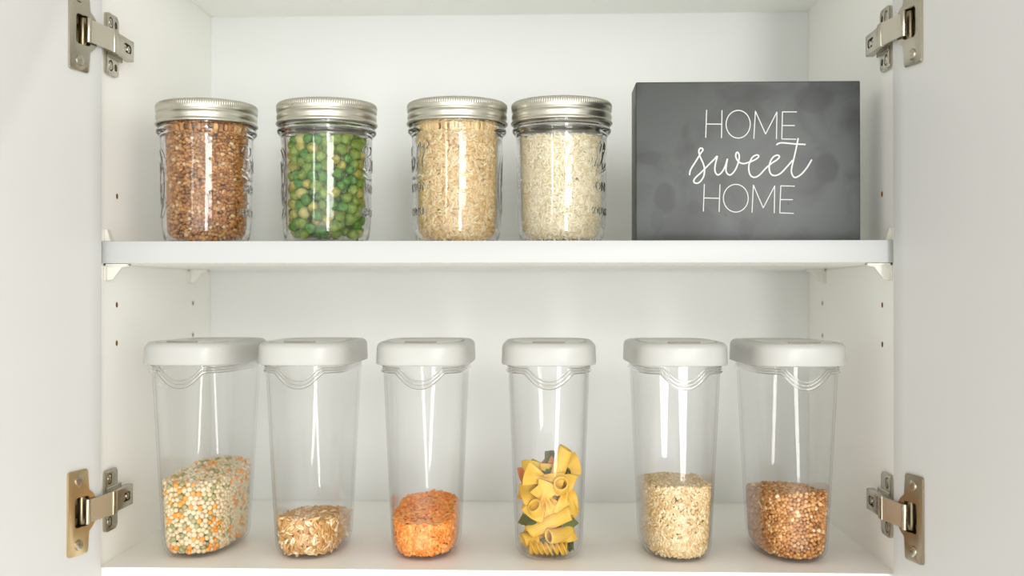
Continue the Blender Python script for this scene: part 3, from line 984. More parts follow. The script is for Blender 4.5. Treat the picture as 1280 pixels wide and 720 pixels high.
M_FLAKE = grain_mat('tan_grains', [(0.0, (190, 138, 76)), (0.45, (214, 168, 104)), (0.8, (232, 198, 144)), (0.93, (246, 228, 190)), (1.0, (252, 242, 214))], 0.5, (148, 98, 50))

fill_jar('buckwheat_grains', sh_buck, 0.00185, 0.0036, 0.1060, M_BUCK, 'brown buckwheat grains filling the leftmost glass jar to the lid', 'grain', jars[0][0], 0.3, False, 0.0019)
fill_jar('barley_grains', sh_barley, 0.0027, 0.0034, 0.1060, M_BARLEY, 'tan pearled barley filling the glass jar second from the sign', 'grain', jars[2][0], 0.75, True, 0.0020)
fill_jar('rice_grains', sh_rice, 0.0026, 0.0023, 0.0915, M_RICE, 'white rice filling the glass jar next to the dark sign', 'rice', jars[3][0], 0.85, True, 0.0014)

fill_cont('tan_grains', 1, sh_flake, 0.0039, 0.0042, cont_fill_z(0.0335, 0.0240, 0.0008), M_FLAKE, 'plump tan creased grains lying low in the second clear container from the left', 'grain', 0.75, True, 0.0022)
fill_cont('orange_lentils', 2, sh_lentil, 0.0023, 0.0031, cont_fill_z(0.0285, 0.0385, 0.0010), M_LENT, 'split orange lentils heaped low in the third clear container', 'lentils', 0.55, True, 0.0018)
fill_cont('barley_grains', 4, sh_barley, 0.0025, 0.0031, cont_fill_z(0.0615, 0.0560, 0.0008), M_BARLEY2, 'pale pearled barley in the clear container right of the pasta', 'grain', 0.7, True, 0.0019)
fill_cont('buckwheat_grains', 5, sh_buck, 0.0019, 0.0036, cont_fill_z(0.0560, 0.0480, 0.0008), M_BUCK, 'brown buckwheat in the rightmost clear container', 'grain', 0.3, False, 0.0019)

# ---- peas: every near one is an object
CAM = Vector((0.0, -0.87, ZC))
def pea_variants(name, mats, size, wrinkle, nvar):
    out = []
    V0, F0 = ICO[3]
    for k in range(nvar):
        V = V0.copy()
        for q in range(5):
            d = rng.normal(size=3); d /= np.linalg.norm(d)
            c = V0 @ d
            V -= V0 * (np.exp(-((1 - c) / 0.18)) * wrinkle * rng.random())[:, None]
        f = 1 + rng.normal(size=3) * 0.05
        V = V * f * size
        me = mesh_np(name, V, F0); me.materials.append(mats[k % len(mats)])
        out.append(me)
    return out

def put_peas(name, pts, meshes_of, label_of, group, limit, rest_name, rest_label, rest_mat_fn, cat='pea'):
    """pts: list of (world pos, kind). nearest `limit` facing the lens become objects, the rest one mesh each"""
    order = sorted(range(len(pts)), key=lambda i: pts[i][2])
    near, rest = order[:limit], order[limit:]
    for i in near:
        w, k, _ = pts[i]
        vs = meshes_of[k]
        me = vs[rng.integers(len(vs))]
        o = bpy.data.objects.new(name, me)
        o.location = w
        o.rotation_euler = tuple(rng.random(3) * 6.28)
        s = float(1 + 0.07 * rng.normal())
        s = min(max(s, 0.88), 1.08)
        o.scale = (s, s, s)
        o['label'] = label_of[k]; o['category'] = cat; o['group'] = group[k]
        col.objects.link(o)
    # rest
    Vs, Fs, mi, off = [], [], [], 0
    V0, F0 = ICO[2]
    for i in rest:
        w, k, _ = pts[i]
        Vs.append(V0 * rest_mat_fn[1] + np.array(w)); Fs.append(F0 + off); off += len(V0); mi += [k] * len(F0)
    me = mesh_np(rest_name, np.concatenate(Vs), np.concatenate(Fs))
    for mm in rest_mat_fn[0]: me.materials.append(mm)
    me.polygons.foreach_set('material_index', np.array(mi, dtype=np.int32))
    o = link(rest_name, me)
    tag(o, rest_label, cat, None, 'stuff')

def pea_mat(name, a, b, rough=0.45, bs=260, spots=None):
    m, nt, bs_ = new_mat(name)
    tc = nt.nodes.new('ShaderNodeTexCoord'); nz = nt.nodes.new('ShaderNodeTexNoise'); nz.inputs['Scale'].default_value = bs
    oi = nt.nodes.new('ShaderNodeObjectInfo'); ad = nt.nodes.new('ShaderNodeVectorMath')
    nt.links.new(tc.outputs['Object'], ad.inputs[0]); nt.links.new(oi.outputs['Random'], ad.inputs[1])
    nt.links.new(ad.outputs[0], nz.inputs['Vector'])
    mr = nt.nodes.new('ShaderNodeMapRange'); mr.inputs[1].default_value = 0.35; mr.inputs[2].default_value = 0.65
    nt.links.new(nz.outputs['Fac'], mr.inputs[0])
    mx = nt.nodes.new('ShaderNodeMix'); mx.data_type = 'RGBA'; mx.inputs[6].default_value = lin(a); mx.inputs[7].default_value = lin(b)
    nt.links.new(mr.outputs[0], mx.inputs[0]); nt.links.new(mx.outputs[2], bs_.inputs['Base Color'])
    bs_.inputs['Roughness'].default_value = rough
    bp = nt.nodes.new('ShaderNodeBump'); bp.inputs['Strength'].default_value = 0.35; bp.inputs['Distance'].default_value = 0.0006
    nt.links.new(nz.outputs['Fac'], bp.inputs['Height']); nt.links.new(bp.outputs[0], bs_.inputs['Normal'])
    return m

# green peas in the second jar
gm = [pea_mat('pea_green', (98, 136, 36), (142, 166, 60)), pea_mat('pea_bright_green', (54, 120, 32), (96, 150, 46)),
      pea_mat('pea_olive', (146, 148, 56), (186, 180, 90)), pea_mat('pea_pale', (206, 190, 128), (188, 190, 110))]
x2 = jars[1][0]
PR = 0.0051
pts = []
for ins, dens in ((0.0, 1.0), (0.0080, 0.9)):
    rad = 0.0345
    f = jar_wall(rad, PR + 0.0003 + ins)
    P = wall_points(f, 2 * PI * rad, 0.0034 + PR, 0.0895, 0.0099, dens)
    X, Y, nx, ny = f(P[:, 0], P[:, 1])
    for a, b, c in zip(X, Y, P[:, 1]):
        k = rng.random(); sh = 1 - abs(rng.normal()) * 0.02; a, b, c = a * sh, b * sh, c + (rng.normal() * 0.0007 if 0.01 < c < 0.089 else 0)
        kind = 0 if k < 0.50 else 1 if k < 0.82 else 2 if k < 0.96 else 3
        w = Vector((x2 + a, JY + b, SH1 + c))
        toc = (CAM - w).normalized(); nn = Vector((a, b, 0)).normalized()
        pts.append((w, kind, (ins > 0) * 0.5 - toc.dot(nn)))
for _ in range(26):
    a, q = rng.random() * 6.28, math.sqrt(rng.random()) * 0.026
    w = Vector((x2 + q * math.cos(a), JY + q * math.sin(a), SH1 + 0.093)); pts.append((w, int(rng.integers(3)), 0.9))
gv = {k: pea_variants('green_pea', [gm[k]], PR * 0.98, 0.34, 5) for k in range(4)}
glab = {0: 'mid green dried pea inside the green pea jar', 1: 'bright green dried pea inside the green pea jar', 2: 'yellowish olive dried pea inside the green pea jar', 3: 'pale tan dried pea inside the green pea jar'}
ggrp = {0: 'mid green peas in the jar', 1: 'bright green peas in the jar', 2: 'olive peas in the jar', 3: 'pale peas in the jar'}
put_peas('green_pea', pts, gv, glab, ggrp, 290, 'green_peas', 'green dried peas at the back and middle of the green pea jar', (gm, PR * 0.97))

# mixed peas in the first container
cm = [pea_mat('pea_cream', (216, 198, 158), (230, 214, 180), 0.5), pea_mat('pea_orange', (232, 146, 48), (244, 172, 76), 0.5), pea_mat('pea_sage', (152, 150, 98), (172, 170, 120), 0.5)]
top = cont_fill_z(0.0600, 0.0690, 0.0012)
SR = 0.00225
pts = []
for k, (pos, nr) in enumerate(cont_points(0.00435, SR + 0.0003, top)):
    for a, n_ in zip(pos, nr):
        q = rng.random(); kind = 0 if q < 0.72 else 1 if q < 0.87 else 2
        w = CROOT[0] @ Vector(a); toc = (CAM - w).normalized()
        vis = toc.dot(Vector(n_))
        if k == 2: vis = 0.9
        sc_ = {0: 0, 1: 3, 2: 0, 3: 3, 4: 3}[k] - min(vis, 1) * 0.5 + (w.y) * 8
        if k in (0,) and vis < 0.1: sc_ += 2
        pts.append((w, kind, sc_))
cv = {k: pea_variants('dried_pea', [cm[k]], SR * 0.99, 0.05, 2) for k in range(3)}
clab = {0: 'small cream dried pea in the leftmost clear container', 1: 'small orange dried pea in the leftmost clear container', 2: 'small sage green dried pea in the leftmost clear container'}
cgrp = {0: 'cream peas in the container', 1: 'orange peas in the container', 2: 'sage peas in the container'}
put_peas('dried_pea', pts, cv, clab, cgrp, 298, 'dried_peas', 'mixed dried peas deeper in the leftmost clear container', (cm, SR * 0.98))

# ------------------------------------------------------------------ pasta
def pasta_mat(name, a, b):
    m, nt, bs_ = new_mat(name)
    tc = nt.nodes.new('ShaderNodeTexCoord'); nz = nt.nodes.new('ShaderNodeTexNoise'); nz.inputs['Scale'].default_value = 90
    nt.links.new(tc.outputs['Object'], nz.inputs['Vector'])
    mx = nt.nodes.new('ShaderNodeMix'); mx.data_type = 'RGBA'; mx.inputs[6].default_value = lin(a); mx.inputs[7].default_value = lin(b)
    nt.links.new(nz.outputs['Fac'], mx.inputs[0]); nt.links.new(mx.outputs[2], bs_.inputs['Base Color'])
    bs_.inputs['Roughness'].default_value = 0.5
    bs_.inputs['Subsurface Weight'].default_value = 0.12
    bs_.inputs['Subsurface Radius'].default_value = (1.0, 0.7, 0.2); bs_.inputs['Subsurface Scale'].default_value = 0.002
    return m
MP_Y = pasta_mat('yellow_pasta', (212, 166, 50), (228, 190, 82))
MP_G = pasta_mat('green_pasta', (70, 84, 40), (96, 104, 56))
MP_R = pasta_mat('red_pasta', (196, 110, 66), (214, 136, 86))

def tube_mesh(name, L=0.038, r=0.0058, th=0.0011, ridges=22):
    S = ridges * 4; n = 14
    a = np.arange(S) * 2 * PI / S
    V = []
    def ring(rr, x, rid):
        q = rr + (0.00022 * np.cos(a * ridges) if rid else 0)
        slant = 0.0014 * np.cos(a) * (1 if x > 0 else -1) if abs(abs(x) - L / 2) < 0.002 else 0 * a
        bend = 0.0022 * (x / (L / 2)) ** 2
        V.append(np.stack([x + slant, q * np.cos(a), q * np.sin(a) + bend], 1))
    for x in np.linspace(-L / 2, L / 2, n): ring(r, x, True)
    for x in np.linspace(L / 2, -L / 2, n): ring(r - th, x, False)
    m = len(V); V = np.concatenate(V)
    ii = np.arange(m)[:, None]; jj = np.arange(S)[None, :]
    A = ii * S + jj; B = ii * S + (jj + 1) % S; A2 = ((ii + 1) % m) * S + jj; B2 = ((ii + 1) % m) * S + (jj + 1) % S
    me = mesh_np(name, V, np.stack([A, B, B2, A2], 2).reshape(-1, 4))
    return me

def bow_mesh(name, L=0.029, H=0.020, th=0.0013):
    nu, nv = 46, 31
    u = np.linspace(-1, 1, nu)[:, None].repeat(nv, 1); v = np.linspace(-1, 1, nv)[None, :].repeat(nu, 0)
    zig = 0.0011 * np.abs(((v * 6.5) % 1) - 0.5) * 2 * (np.abs(u) > 0.93) * np.sign(u)
    pinch = 0.36 + 0.64 * np.abs(u) ** 0.9
    x = u * L / 2 + zig + 0.0015 * np.sign(u) * (1 - v ** 2) * np.abs(u)
    y = v * H / 2 * pinch
    pl = np.exp(-(u / 0.33) ** 2)
    z = 0.0030 * pl * np.cos(v * PI * 1.5) + 0.0028 * (1 - pl) * np.sin(v * 2.0 + u * 0.8) * u + 0.0016 * u ** 2
    top = np.stack([x, y, z + th / 2], 2).reshape(-1, 3); bot = np.stack([x, y, z - th / 2], 2).reshape(-1, 3)
    V = np.concatenate([top, bot]); o = nu * nv
    i, j = np.meshgrid(np.arange(nu - 1), np.arange(nv - 1), indexing='ij'); i, j = i.ravel(), j.ravel()
    q = lambda a, b: a * nv + b
    F1 = np.stack([q(i, j), q(i + 1, j), q(i + 1, j + 1), q(i, j + 1)], 1)
    F2 = F1[:, ::-1] + o
    b = [q(a, 0) for a in range(nu)] + [q(nu - 1, c) for c in range(1, nv)] + [q(a, nv - 1) for a in range(nu - 2, -1, -1)] + [q(0, c) for c in range(nv - 2, 0, -1)]
    b = np.array(b); b1 = np.roll(b, -1)
    F3 = np.stack([b, b + o, b1 + o, b1], 1)
    return mesh_np(name, V, [F1, F2, F3])

def spiral_mesh(name, L=0.031, r=0.0056, th=0.0014, turns=2.4):
    """three-bladed corkscrew"""
    n, k = 110, 48
    V = []
    for i in range(n + 1):
        x = -L / 2 + L * i / n; a0 = turns * 2 * PI * i / n
        a = np.arange(k) * 2 * PI / k
        rr = 0.0022 + (r - 0.0022) * (0.5 + 0.5 * np.cos(3 * a)) ** 0.75
        V.append(np.stack([np.full(k, x), rr * np.cos(a + a0), rr * np.sin(a + a0)], 1))
    V = np.concatenate(V)
    ii = np.arange(n)[:, None]; jj = np.arange(k)[None, :]
    A = ii * k + jj; B = ii * k + (jj + 1) % k
    F = [np.stack([A, B, B + k, A + k], 2).reshape(-1, 4)]
    c0 = len(V); V = np.concatenate([V, [[-L / 2, 0, 0], [L / 2, 0, 0]]])
    s = np.arange(k); s1 = (s + 1) % k
    F += [np.stack([np.full(k, c0), s1, s], 1), np.stack([np.full(k, c0 + 1), n * k + s, n * k + s1], 1)]
    return mesh_np(name, V, F)

def with_mat(me, m):
    c = me.copy(); c.materials.clear(); c.materials.append(m); return c
TUBE, BOW, SPI = tube_mesh('pasta_tube'), bow_mesh('pasta_bow'), spiral_mesh('pasta_spiral')
meshes = {('stub', 'y'): with_mat(tube_mesh('pasta_tube', 0.024), MP_Y)}
meshes.update({(k, c): with_mat(me, m) for k, me in (('tube', TUBE), ('bow', BOW), ('spiral', SPI)) for c, m in (('y', MP_Y), ('g', MP_G), ('r', MP_R))})
PNAME = {'tube': 'pasta_tube', 'stub': 'pasta_tube', 'bow': 'pasta_bow', 'spiral': 'pasta_spiral'}
SG = {'tube': 'ridged pasta tubes', 'stub': 'ridged pasta tubes', 'bow': 'bow-tie pasta pieces', 'spiral': 'spiral pasta pieces'}
# x, y (depth from container centre), z above floor, direction of long axis (x,y,z), facing (x,y,z), label
F_ = (0, -1, 0.15)
PASTA = [
 ('tube', 'y', 0.0085, -0.0330, 0.0730, (0.32, -0.05, 1), F_, 'ridged pasta tube standing tallest at the top of the pasta'),
 ('bow', 'y', -0.0110, -0.0440, 0.0660, (1, 0.0, -0.30), F_, 'pasta bow against the front at the top left of the pasta'),
 ('stub', 'y', 0.0100, -0.0380, 0.0580, (0.10, -1, 0.35), (0, 0, 1), 'short pasta tube with its open end facing out, upper right of the pasta'),
 ('bow', 'y', -0.0130, -0.0460, 0.0490, (0.55, 0.0, 1), F_, 'pasta bow standing upright at the left of the pasta, below the top bow'),
 ('bow', 'y', 0.0200, -0.0360, 0.0530, (0.05, 0.10, 1), (0.35, -1, 0), 'pasta bow pressed upright against the right wall of the container'),
 ('stub', 'y', -0.0090, -0.0390, 0.0370, (-0.35, -0.9, 0.7), (0, 0, 1), 'pasta tube with its open end facing out at the left, above the long diagonal tube'),
 ('tube', 'y', -0.0015, -0.0470, 0.0300, (1, 0.0, 0.48), F_, 'long pasta tube lying diagonally across the front of the pasta'),
 ('stub', 'y', 0.0080, -0.0400, 0.0195, (-0.75, -0.8, -0.10), (0, 0, 1), 'pasta tube with its open end facing out below the diagonal tube'),
 ('bow', 'y', 0.0210, -0.0310, 0.0290, (-0.12, 0.10, 1), (0.35, -1, 0), 'pasta bow standing at the lower right of the pasta'),
 ('spiral', 'y', -0.0040, -0.0430, 0.0080, (1, 0.0, -0.02), F_, 'yellow pasta spiral lying at the front of the container floor'),
 ('bow', 'y', -0.0215, -0.0300, 0.0265, (0.10, 0.10, 1), (-0.35, -1, 0), 'pasta bow standing at the lower left of the pasta'),
 ('bow', 'y', 0.0000, -0.0380, 0.0480, (0.6, 0.1, -1), (0.1, -1, 0.2), 'pasta bow tucked in the middle behind the front pieces'),
 ('bow', 'y', 0.0160, -0.0260, 0.0720, (1, 0.2, 0.3), (0.2, -1, 0.3), 'pasta bow behind the tallest tube at the upper right'),
 ('tube', 'y', 0.0080, -0.0270, 0.0430, (1, 0.15, -0.55), F_, 'pasta tube slanting down behind the upright right bow'),
 ('bow', 'g', 0.0150, -0.0350, 0.0150, (0.5, 0.1, 0.8), (0.2, -1, 0.2), 'dark green pasta bow at the lower right of the pasta'),
 ('spiral', 'g', 0.0020, -0.0290, 0.0680, (0.8, 0.3, 0.25), F_, 'dark green pasta spiral near the top of the pasta'),
 ('bow', 'g', -0.0200, -0.0300, 0.0420, (0.2, 0.3, 1), (-0.6, -1, 0), 'dark green pasta bow at the left wall of the container'),
 ('bow', 'r', -0.0090, -0.0220, 0.0690, (1, 0.1, 0.4), (0, -1, 0.3), 'reddish pasta bow sticking up at the back of the top'),
 ('bow', 'g', -0.0010, -0.0210, 0.0700, (0.10, 0.2, 1), (0.9, -0.6, 0.0), 'olive green pasta bow standing on end at the top'),
 ('spiral', 'g', 0.0060, -0.0270, 0.0080, (1, 0.1, 0.0), F_, 'dark green pasta spiral low behind the yellow spiral'),
 ('tube', 'y', -0.0100, -0.0260, 0.0160, (1, 0.3, 0.1), F_, 'pasta tube on the container floor behind the front spiral'),
 ('tube', 'y', -0.0010, -0.0220, 0.0300, (1, -0.2, 0.2), F_, 'pasta tube in the middle of the heap, lower of two crossed'),
 ('tube', 'y', 0.0010, -0.0150, 0.0450, (0.9, 0.4, -0.3), F_, 'pasta tube in the middle of the heap, upper of two crossed'),
 ('bow', 'y', -0.0120, -0.0330, 0.0560, (1, 0.1, 0.3), (-0.1, -1, 0.4), 'pasta bow behind the top left bow, lower than the reddish piece'),
 ('bow', 'y', 0.0090, -0.0330, 0.0440, (1, 0.1, 0.15), (0.1, -1, 0.3), 'pasta bow lying level in the right middle, behind the open tube end'),
 ('bow', 'y', -0.0200, -0.0250, 0.0620, (0.2, 0.3, 1), (-0.6, -1, 0), 'pasta bow standing against the left wall behind the top left bow'),
]
Mc = CROOT[3]
def settle(me, T_):
    """nudge a piece inwards until all of it is inside the container wall"""
    V = np.empty(len(me.vertices) * 3, dtype=np.float32); me.vertices.foreach_get('co', V); V = V.reshape(-1, 3)
    Tn = np.array(T_); W = V @ Tn[:3, :3].T + Tn[:3, 3]
    off = np.zeros(3)
    for _ in range(90):
        P = W + off
        if P[:, 2].min() < 0.0029: off[2] += 0.0030 - P[:, 2].min(); continue
        z = P[:, 2]
        w_ = np.interp(z, [0, 0.155], [0.0283, 0.0340]) - 0.0020
        l_ = np.interp(z, [0, 0.155], [0.0535, 0.0588]) - 0.0020
        f = c_inside(P[:, 0], P[:, 1], z, 0.0020)
        k = int(f.argmax())
        if f[k] <= 1: break
        if abs(P[:, 0].max() + P[:, 0].min()) < 0.0006 and abs(P[k, 0]) > 0.02:
            off[1] += 0.0005 if P[k, 1] < 0 else -0.0005
        else:
            off[0] -= 0.0005 * np.sign(P[k, 0]) * (abs(P[k, 0] / w_[k]) > 0.5); off[1] -= 0.0004 * np.sign(P[k, 1]) * (abs(P[k, 1] / l_[k]) > 0.75)
    return Matrix.Translation(Vector(off.tolist())) @ T_
for (k, c, x, y, z, ax, fc, lab) in PASTA:
    me = meshes[(k, c)]
    o = bpy.data.objects.new(PNAME[k], me)
    a = Vector(ax).normalized(); f = Vector(fc); f = (f - a * f.dot(a)).normalized(); v = f.cross(a)
    Rm = Matrix((a, v, f)).transposed().to_4x4()
    o.matrix_world = Mc @ settle(me, Matrix.Translation((x, y, z)) @ Rm)
    col.objects.link(o)
    tag(o, lab, 'pasta', SG[k])
# deeper rows behind the front ones
deep = []
n_ = 0
for row, yy in enumerate((0.004, 0.020, 0.036)):
    for lv, zz in enumerate((0.013, 0.030, 0.046, 0.061)):
        k = ('tube', 'bow', 'tube', 'bow')[(row + lv) % 4]
        a = Vector((1, 0.25 * (-1) ** lv, 0.25 * (-1) ** row)).normalized()
        f = Vector((0, -0.4, 1)); f = (f - a * f.dot(a)).normalized(); v = f.cross(a)
        o = bpy.data.objects.new(PNAME[k], meshes[(k, 'y')])
        o.matrix_world = Mc @ settle(o.data, Matrix.Translation((0.002 * (-1) ** (row + lv), yy, zz)) @ Matrix((a, v, f)).transposed().to_4x4())
        col.objects.link(o)
        tag(o, 'yellow %s deep inside the pasta container, behind the front pieces' % ('ridged pasta tube' if k == 'tube' else 'pasta bow'), 'pasta', 'deep ' + SG[k])

# ------------------------------------------------------------------ box sign
SW, SHT, SD = 0.1815, 0.1305, 0.045
SX, SY = 0.0709, 0.030
sign = empty('box_sign', (SX + SW / 2, SY + SD / 2, SH1 + 0.0002))
tag(sign, 'dark grey box sign reading HOME sweet HOME, standing at the right end of the shelf', 'sign')
m, nt, b = new_mat('dark_canvas')
tc = nt.nodes.new('ShaderNodeTexCoord')
nz = nt.nodes.new('ShaderNodeTexNoise'); nz.inputs['Scale'].default_value = 26; nz.inputs['Detail'].default_value = 4; nz.inputs['Distortion'].default_value = 0.6
nt.links.new(tc.outputs['Object'], nz.inputs['Vector'])
cr = nt.nodes.new('ShaderNodeValToRGB')
cr.color_ramp.elements[0].position = 0.33; cr.color_ramp.elements[0].color = lin((36, 38, 37))
cr.color_ramp.elements[1].position = 0.56; cr.color_ramp.elements[1].color = lin((60, 64, 63))
nt.links.new(nz.outputs['Fac'], cr.inputs['Fac'])
# finger smudges: soft-edged patches of their own shape
cur = cr.outputs['Color']
sep = nt.nodes.new('ShaderNodeSeparateXYZ'); nt.links.new(tc.outputs['Object'], sep.inputs[0])
def smudge(cur, x, z, rx, rz, rgb, amt, noise=0.35):
    vm = nt.nodes.new('ShaderNodeCombineXYZ')
    def axis(o_, c_, r_):
        a = nt.nodes.new('ShaderNodeMath'); a.operation = 'SUBTRACT'; nt.links.new(sep.outputs[o_], a.inputs[0]); a.inputs[1].default_value = c_
        d = nt.nodes.new('ShaderNodeMath'); d.operation = 'DIVIDE'; nt.links.new(a.outputs[0], d.inputs[0]); d.inputs[1].default_value = r_
        return d.outputs[0]
    nt.links.new(axis('X', x, rx), vm.inputs[0]); nt.links.new(axis('Z', z, rz), vm.inputs[1])
    ln = nt.nodes.new('ShaderNodeVectorMath'); ln.operation = 'LENGTH'; nt.links.new(vm.outputs[0], ln.inputs[0])
    n2 = nt.nodes.new('ShaderNodeTexNoise'); n2.inputs['Scale'].default_value = 120; nt.links.new(tc.outputs['Object'], n2.inputs['Vector'])
    ad = nt.nodes.new('ShaderNodeMath'); ad.operation = 'MULTIPLY_ADD'; nt.links.new(n2.outputs['Fac'], ad.inputs[0]); ad.inputs[1].default_value = noise; nt.links.new(ln.outputs['Value'], ad.inputs[2])
    mr = nt.nodes.new('ShaderNodeMapRange'); mr.inputs[1].default_value = 0.9 + noise * 0.5; mr.inputs[2].default_value = 1.2 + noise * 0.5
    mr.inputs[3].default_value = amt; mr.inputs[4].default_value = 0; nt.links.new(ad.outputs[0], mr.inputs[0])
    mx = nt.nodes.new('ShaderNodeMix'); mx.data_type = 'RGBA'; nt.links.new(mr.outputs[0], mx.inputs[0]); nt.links.new(cur, mx.inputs[6]); mx.inputs[7].default_value = lin(rgb)
    return mx.outputs[2]
def sxy(px, py): return ((px - 795) / 281 * SW - SW / 2, (300 - py) / 198 * SHT)
for (px, py, rx, ry, amt) in ((1034, 210, 14, 17, 0.75), (1018, 124, 22, 16, 0.4), (832, 245, 13, 17, 0.5), (868, 258, 7, 9, 0.4), (934, 284, 10, 12, 0.4), (822, 274, 8, 12, 0.3), (812, 196, 14, 8, 0.3), (935, 116, 34, 11, 0.35), (986, 253, 1.3, 1.3, 1.0), (908, 267, 1.2, 1.2, 0.9)):
    x_, z_ = sxy(px, py)
    cur = smudge(cur, x_, z_, rx / 281 * SW, ry / 198 * SHT, (22, 23, 22), amt)
nt.links.new(cur, b.inputs['Base Color'])
b.inputs['Roughness'].default_value = 0.42
b.inputs['Specular IOR Level'].default_value = 0.6
wv = nt.nodes.new('ShaderNodeTexNoise'); wv.inputs['Scale'].default_value = 1500; nt.links.new(tc.outputs['Object'], wv.inputs['Vector'])
bp = nt.nodes.new('ShaderNodeBump'); bp.inputs['Strength'].default_value = 0.15; bp.inputs['Distance'].default_value = 0.0003
nt.links.new(wv.outputs['Fac'], bp.inputs['Height']); nt.links.new(bp.outputs[0], b.inputs['Normal'])
M_CANVAS = m
bm = bmesh.new(); add_box(bm, (-SW / 2, -SD / 2, 0), (SW / 2, SD / 2, SHT), 0.0012, 3)
bm_obj('box', bm, M_CANVAS, sign, 30)
M_INK = mat('white_lettering_paint', (205, 208, 205), 0.5)
def stroke_obj(name, paths, w):
    """raised flat strokes with round ends on the sign's face"""
    V, F4, off = [], [], 0
    K = 8
    for p_ in paths:
        p_ = np.asarray(p_, float)
        n = len(p_)
        t = np.zeros_like(p_); t[1:-1] = p_[2:] - p_[:-2]; t[0] = p_[1] - p_[0]; t[-1] = p_[-1] - p_[-2]
        t /= np.hypot(t[:, 0], t[:, 1])[:, None] + 1e-9
        nn = np.stack([-t[:, 1], t[:, 0]], 1)
        a = np.arange(K) * 2 * PI / K
        rr = np.full(n, w)
        ext = [(p_[0] - t[0] * w * 0.6, nn[0], w * 0.5)] + [(p_[i], nn[i], w) for i in range(n)] + [(p_[-1] + t[-1] * w * 0.6, nn[-1], w * 0.5)]
        for (c_, m_, r_) in ext:
            x = c_[0] + m_[0] * r_ * np.cos(a); z = c_[1] + m_[1] * r_ * np.cos(a); y = -SD / 2 - 0.00005 - 0.0002 * np.sin(a)
            V.append(np.stack([x, y, z], 1))
        m1 = len(ext)
        for i in range(m1 - 1):
            for j in range(K): F4.append((off + i * K + j, off + i * K + (j + 1) % K, off + (i + 1) * K + (j + 1) % K, off + (i + 1) * K + j))
        F4.append(tuple(off + j for j in (0, 1, 2, 3))); F4.append(tuple(off + j for j in (0, 3, 4, 7))); F4.append(tuple(off + j for j in (4, 5, 6, 7)))
        e = off + (m1 - 1) * K
        F4.append((e, e + 3, e + 2, e + 1)); F4.append((e, e + 7, e + 4, e + 3)); F4.append((e + 4, e + 7, e + 6, e + 5))
        off += m1 * K
    return link(name, mesh_np(name, np.concatenate(V), np.array(F4)), M_INK, sign)
def cpt(pp): return [sxy(850 + x / 4.5, 120 + y / 4.5) for x, y in pp]
def ell(cx, cy, rx, ry): return cpt([(cx + rx * math.cos(a), cy + ry * math.sin(a)) for a in np.linspace(0, 2 * PI, 41)])
def poly(pp):   # straight strokes with sharp corners: one path per stroke
    q = cpt(pp); return [[q[i], ((q[i][0] + q[i + 1][0]) / 2, (q[i][1] + q[i + 1][1]) / 2), q[i + 1]] for i in range(len(q) - 1)]
w1 = 0.00044
top_w = poly([(153, 78), (148, 230)]) + poly([(240, 80), (237, 232)]) + poly([(150, 155), (238, 156)]) + [ell(331, 157, 68, 77)] + poly([(419, 238), (428, 85), (485, 212), (549, 90), (546, 240)]) + poly([(660, 90), (580, 90), (576, 240), (656, 242)]) + poly([(578, 165), (648, 166)])
bot_w = poly([(140, 490), (134, 640)]) + poly([(228, 492), (223, 642)]) + poly([(137, 566), (226, 568)]) + [ell(317, 568, 70, 77)] + poly([(408, 647), (416, 495), (471, 622), (536, 500), (533, 650)]) + poly([(647, 502), (570, 500), (564, 650), (641, 653)]) + poly([(567, 576), (636, 577)])
sw1 = [(57, 437), (62, 410), (90, 365), (118, 320), (132, 300), (127, 290), (115, 291), (109, 308), (118, 340), (134, 375), (141, 410), (135, 448), (113, 478), (92, 484), (80, 473), (90, 453), (122, 424), (162, 384), (195, 352), (213, 334), (204, 370), (199, 408), (207, 432), (222, 437), (244, 416), (261, 380), (270, 348), (264, 385), (262, 415), (272, 434), (290, 437), (314, 411), (331, 370), (337, 335), (330, 315), (320, 317), (318, 340), (335, 367), (362, 376), (392, 368), (420, 357), (441, 344), (446, 333), (434, 328), (412, 340), (395, 370), (390, 405), (398, 438), (420, 452), (450, 440), (488, 400), (520, 374), (545, 358), (561, 343), (560, 333), (547, 330), (526, 342), (510, 370), (505, 405), (515, 434), (538, 443), (570, 430), (605, 394), (637, 358)]
sw2 = [(668, 238), (655, 300), (641, 360), (630, 410), (635, 440), (652, 454), (685, 436), (718, 398), (743, 357)]
sw3 = [(547, 272), (562, 263), (590, 262), (650, 268), (708, 271)]
stroke_obj('lettering', top_w, w1)
stroke_obj('lettering', bot_w, w1)
stroke_obj('lettering', [smooth_path(cpt(s_), 5) for s_ in (sw1, sw2, sw3)], 0.00068)

# ------------------------------------------------------------------ camera
cam_d = bpy.data.cameras.new('camera'); cam = bpy.data.objects.new('camera', cam_d); col.objects.link(cam)
cam_d.sensor_width = 36; cam_d.lens = 1376 / 1280 * 36
cam.location = CAM
cam.rotation_euler = (R(90 + 0.375), R(0.0), R(1.915))
cam_d.clip_start = 0.01
cam_d.dof.use_dof = True; cam_d.dof.focus_distance = 0.905; cam_d.dof.aperture_fstop = 4.0
sc.camera = cam

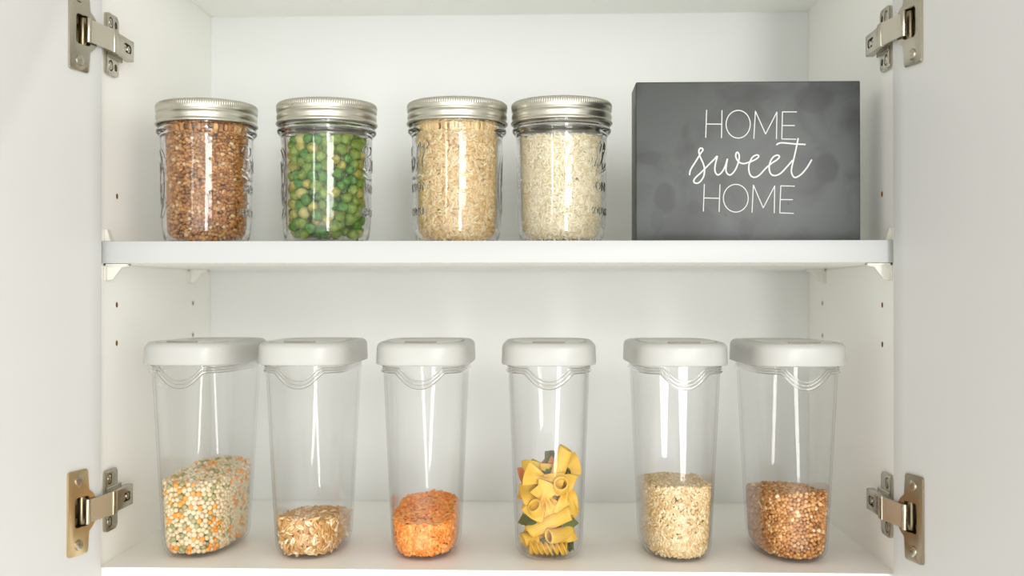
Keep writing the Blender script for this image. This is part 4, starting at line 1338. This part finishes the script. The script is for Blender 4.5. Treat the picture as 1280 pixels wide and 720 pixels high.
# ------------------------------------------------------------------ light
w = bpy.data.worlds.new('world'); sc.world = w; w.use_nodes = True
bg = w.node_tree.nodes['Background']
wn = w.node_tree            # the bright room in front of the cabinet: brighter straight ahead than to the sides
wt = wn.nodes.new('ShaderNodeTexCoord'); wd = wn.nodes.new('ShaderNodeVectorMath'); wd.operation = 'DOT_PRODUCT'
wd.inputs[1].default_value = (0.0, -0.945, -0.33)
wp = wn.nodes.new('ShaderNodeMath'); wp.operation = 'MAXIMUM'; wp.inputs[1].default_value = 0.0
wq = wn.nodes.new('ShaderNodeMath'); wq.operation = 'POWER'; wq.inputs[1].default_value = 7.0
wm = wn.nodes.new('ShaderNodeMath'); wm.operation = 'MULTIPLY_ADD'; wm.inputs[1].default_value = 1.75
wn.links.new(wt.outputs['Generated'], wd.inputs[0]); wn.links.new(wd.outputs['Value'], wp.inputs[0]); wn.links.new(wp.outputs[0], wq.inputs[0])
ws = wn.nodes.new('ShaderNodeVectorMath'); ws.operation = 'DOT_PRODUCT'; ws.inputs[1].default_value = (1.0, 0.0, 0.0)
wa = wn.nodes.new('ShaderNodeMath'); wa.operation = 'MULTIPLY_ADD'; wa.inputs[1].default_value = 0.10; wa.inputs[2].default_value = 0.54
wn.links.new(wt.outputs['Generated'], ws.inputs[0]); wn.links.new(ws.outputs['Value'], wa.inputs[0]); wn.links.new(wa.outputs[0], wm.inputs[2])
wc = wn.nodes.new('ShaderNodeMix'); wc.data_type = 'RGBA'; wc.inputs[6].default_value = (1.0, 0.95, 0.86, 1); wc.inputs[7].default_value = (0.97, 1.0, 0.98, 1)
wn.links.new(wq.outputs[0], wc.inputs[0]); wn.links.new(wc.outputs[2], bg.inputs[0])
wn.links.new(wq.outputs[0], wm.inputs[0]); wn.links.new(wm.outputs[0], bg.inputs[1])
def area(name, loc, target, sx_, sy_, power, colr):
    l = bpy.data.lights.new(name, 'AREA'); l.shape = 'RECTANGLE'; l.size = sx_; l.size_y = sy_; l.energy = power; l.color = colr
    o = bpy.data.objects.new(name, l); o.location = loc
    o.rotation_euler = (Vector(target) - Vector(loc)).to_track_quat('-Z', 'Y').to_euler(); col.objects.link(o)
    return o
area('window_light', (1.35, -4.0, 1.0), (1.35, 0, 1.0), 1.35, 1.1, 38, (1.0, 0.99, 0.97))
area('glass_door_light', (0.85, -4.0, -0.25), (0.85, 0, -0.25), 0.55, 1.3, 26, (1.0, 0.99, 0.97))
area('window_light', (-1.85, -4.0, 1.0), (-1.85, 0, 1.0), 0.3, 1.1, 8.5, (1.0, 0.99, 0.97))

# ------------------------------------------------------------------ render look
sc.view_settings.view_transform = 'Standard'
try: sc.view_settings.look = 'None'
except Exception: pass
sc.view_settings.gamma = 1.0
sc.view_settings.exposure = 0.50
sc.view_settings.use_curve_mapping = False
cy = sc.cycles
cy.use_denoising = True; cy.use_adaptive_sampling = False
try:
    cy.denoiser = 'OPENIMAGEDENOISE'; cy.denoising_input_passes = 'RGB_ALBEDO_NORMAL'
except Exception: pass
cy.max_bounces = 40; cy.transmission_bounces = 32; cy.transparent_max_bounces = 32; cy.diffuse_bounces = 8; cy.glossy_bounces = 5
cy.sample_clamp_indirect = 12.0
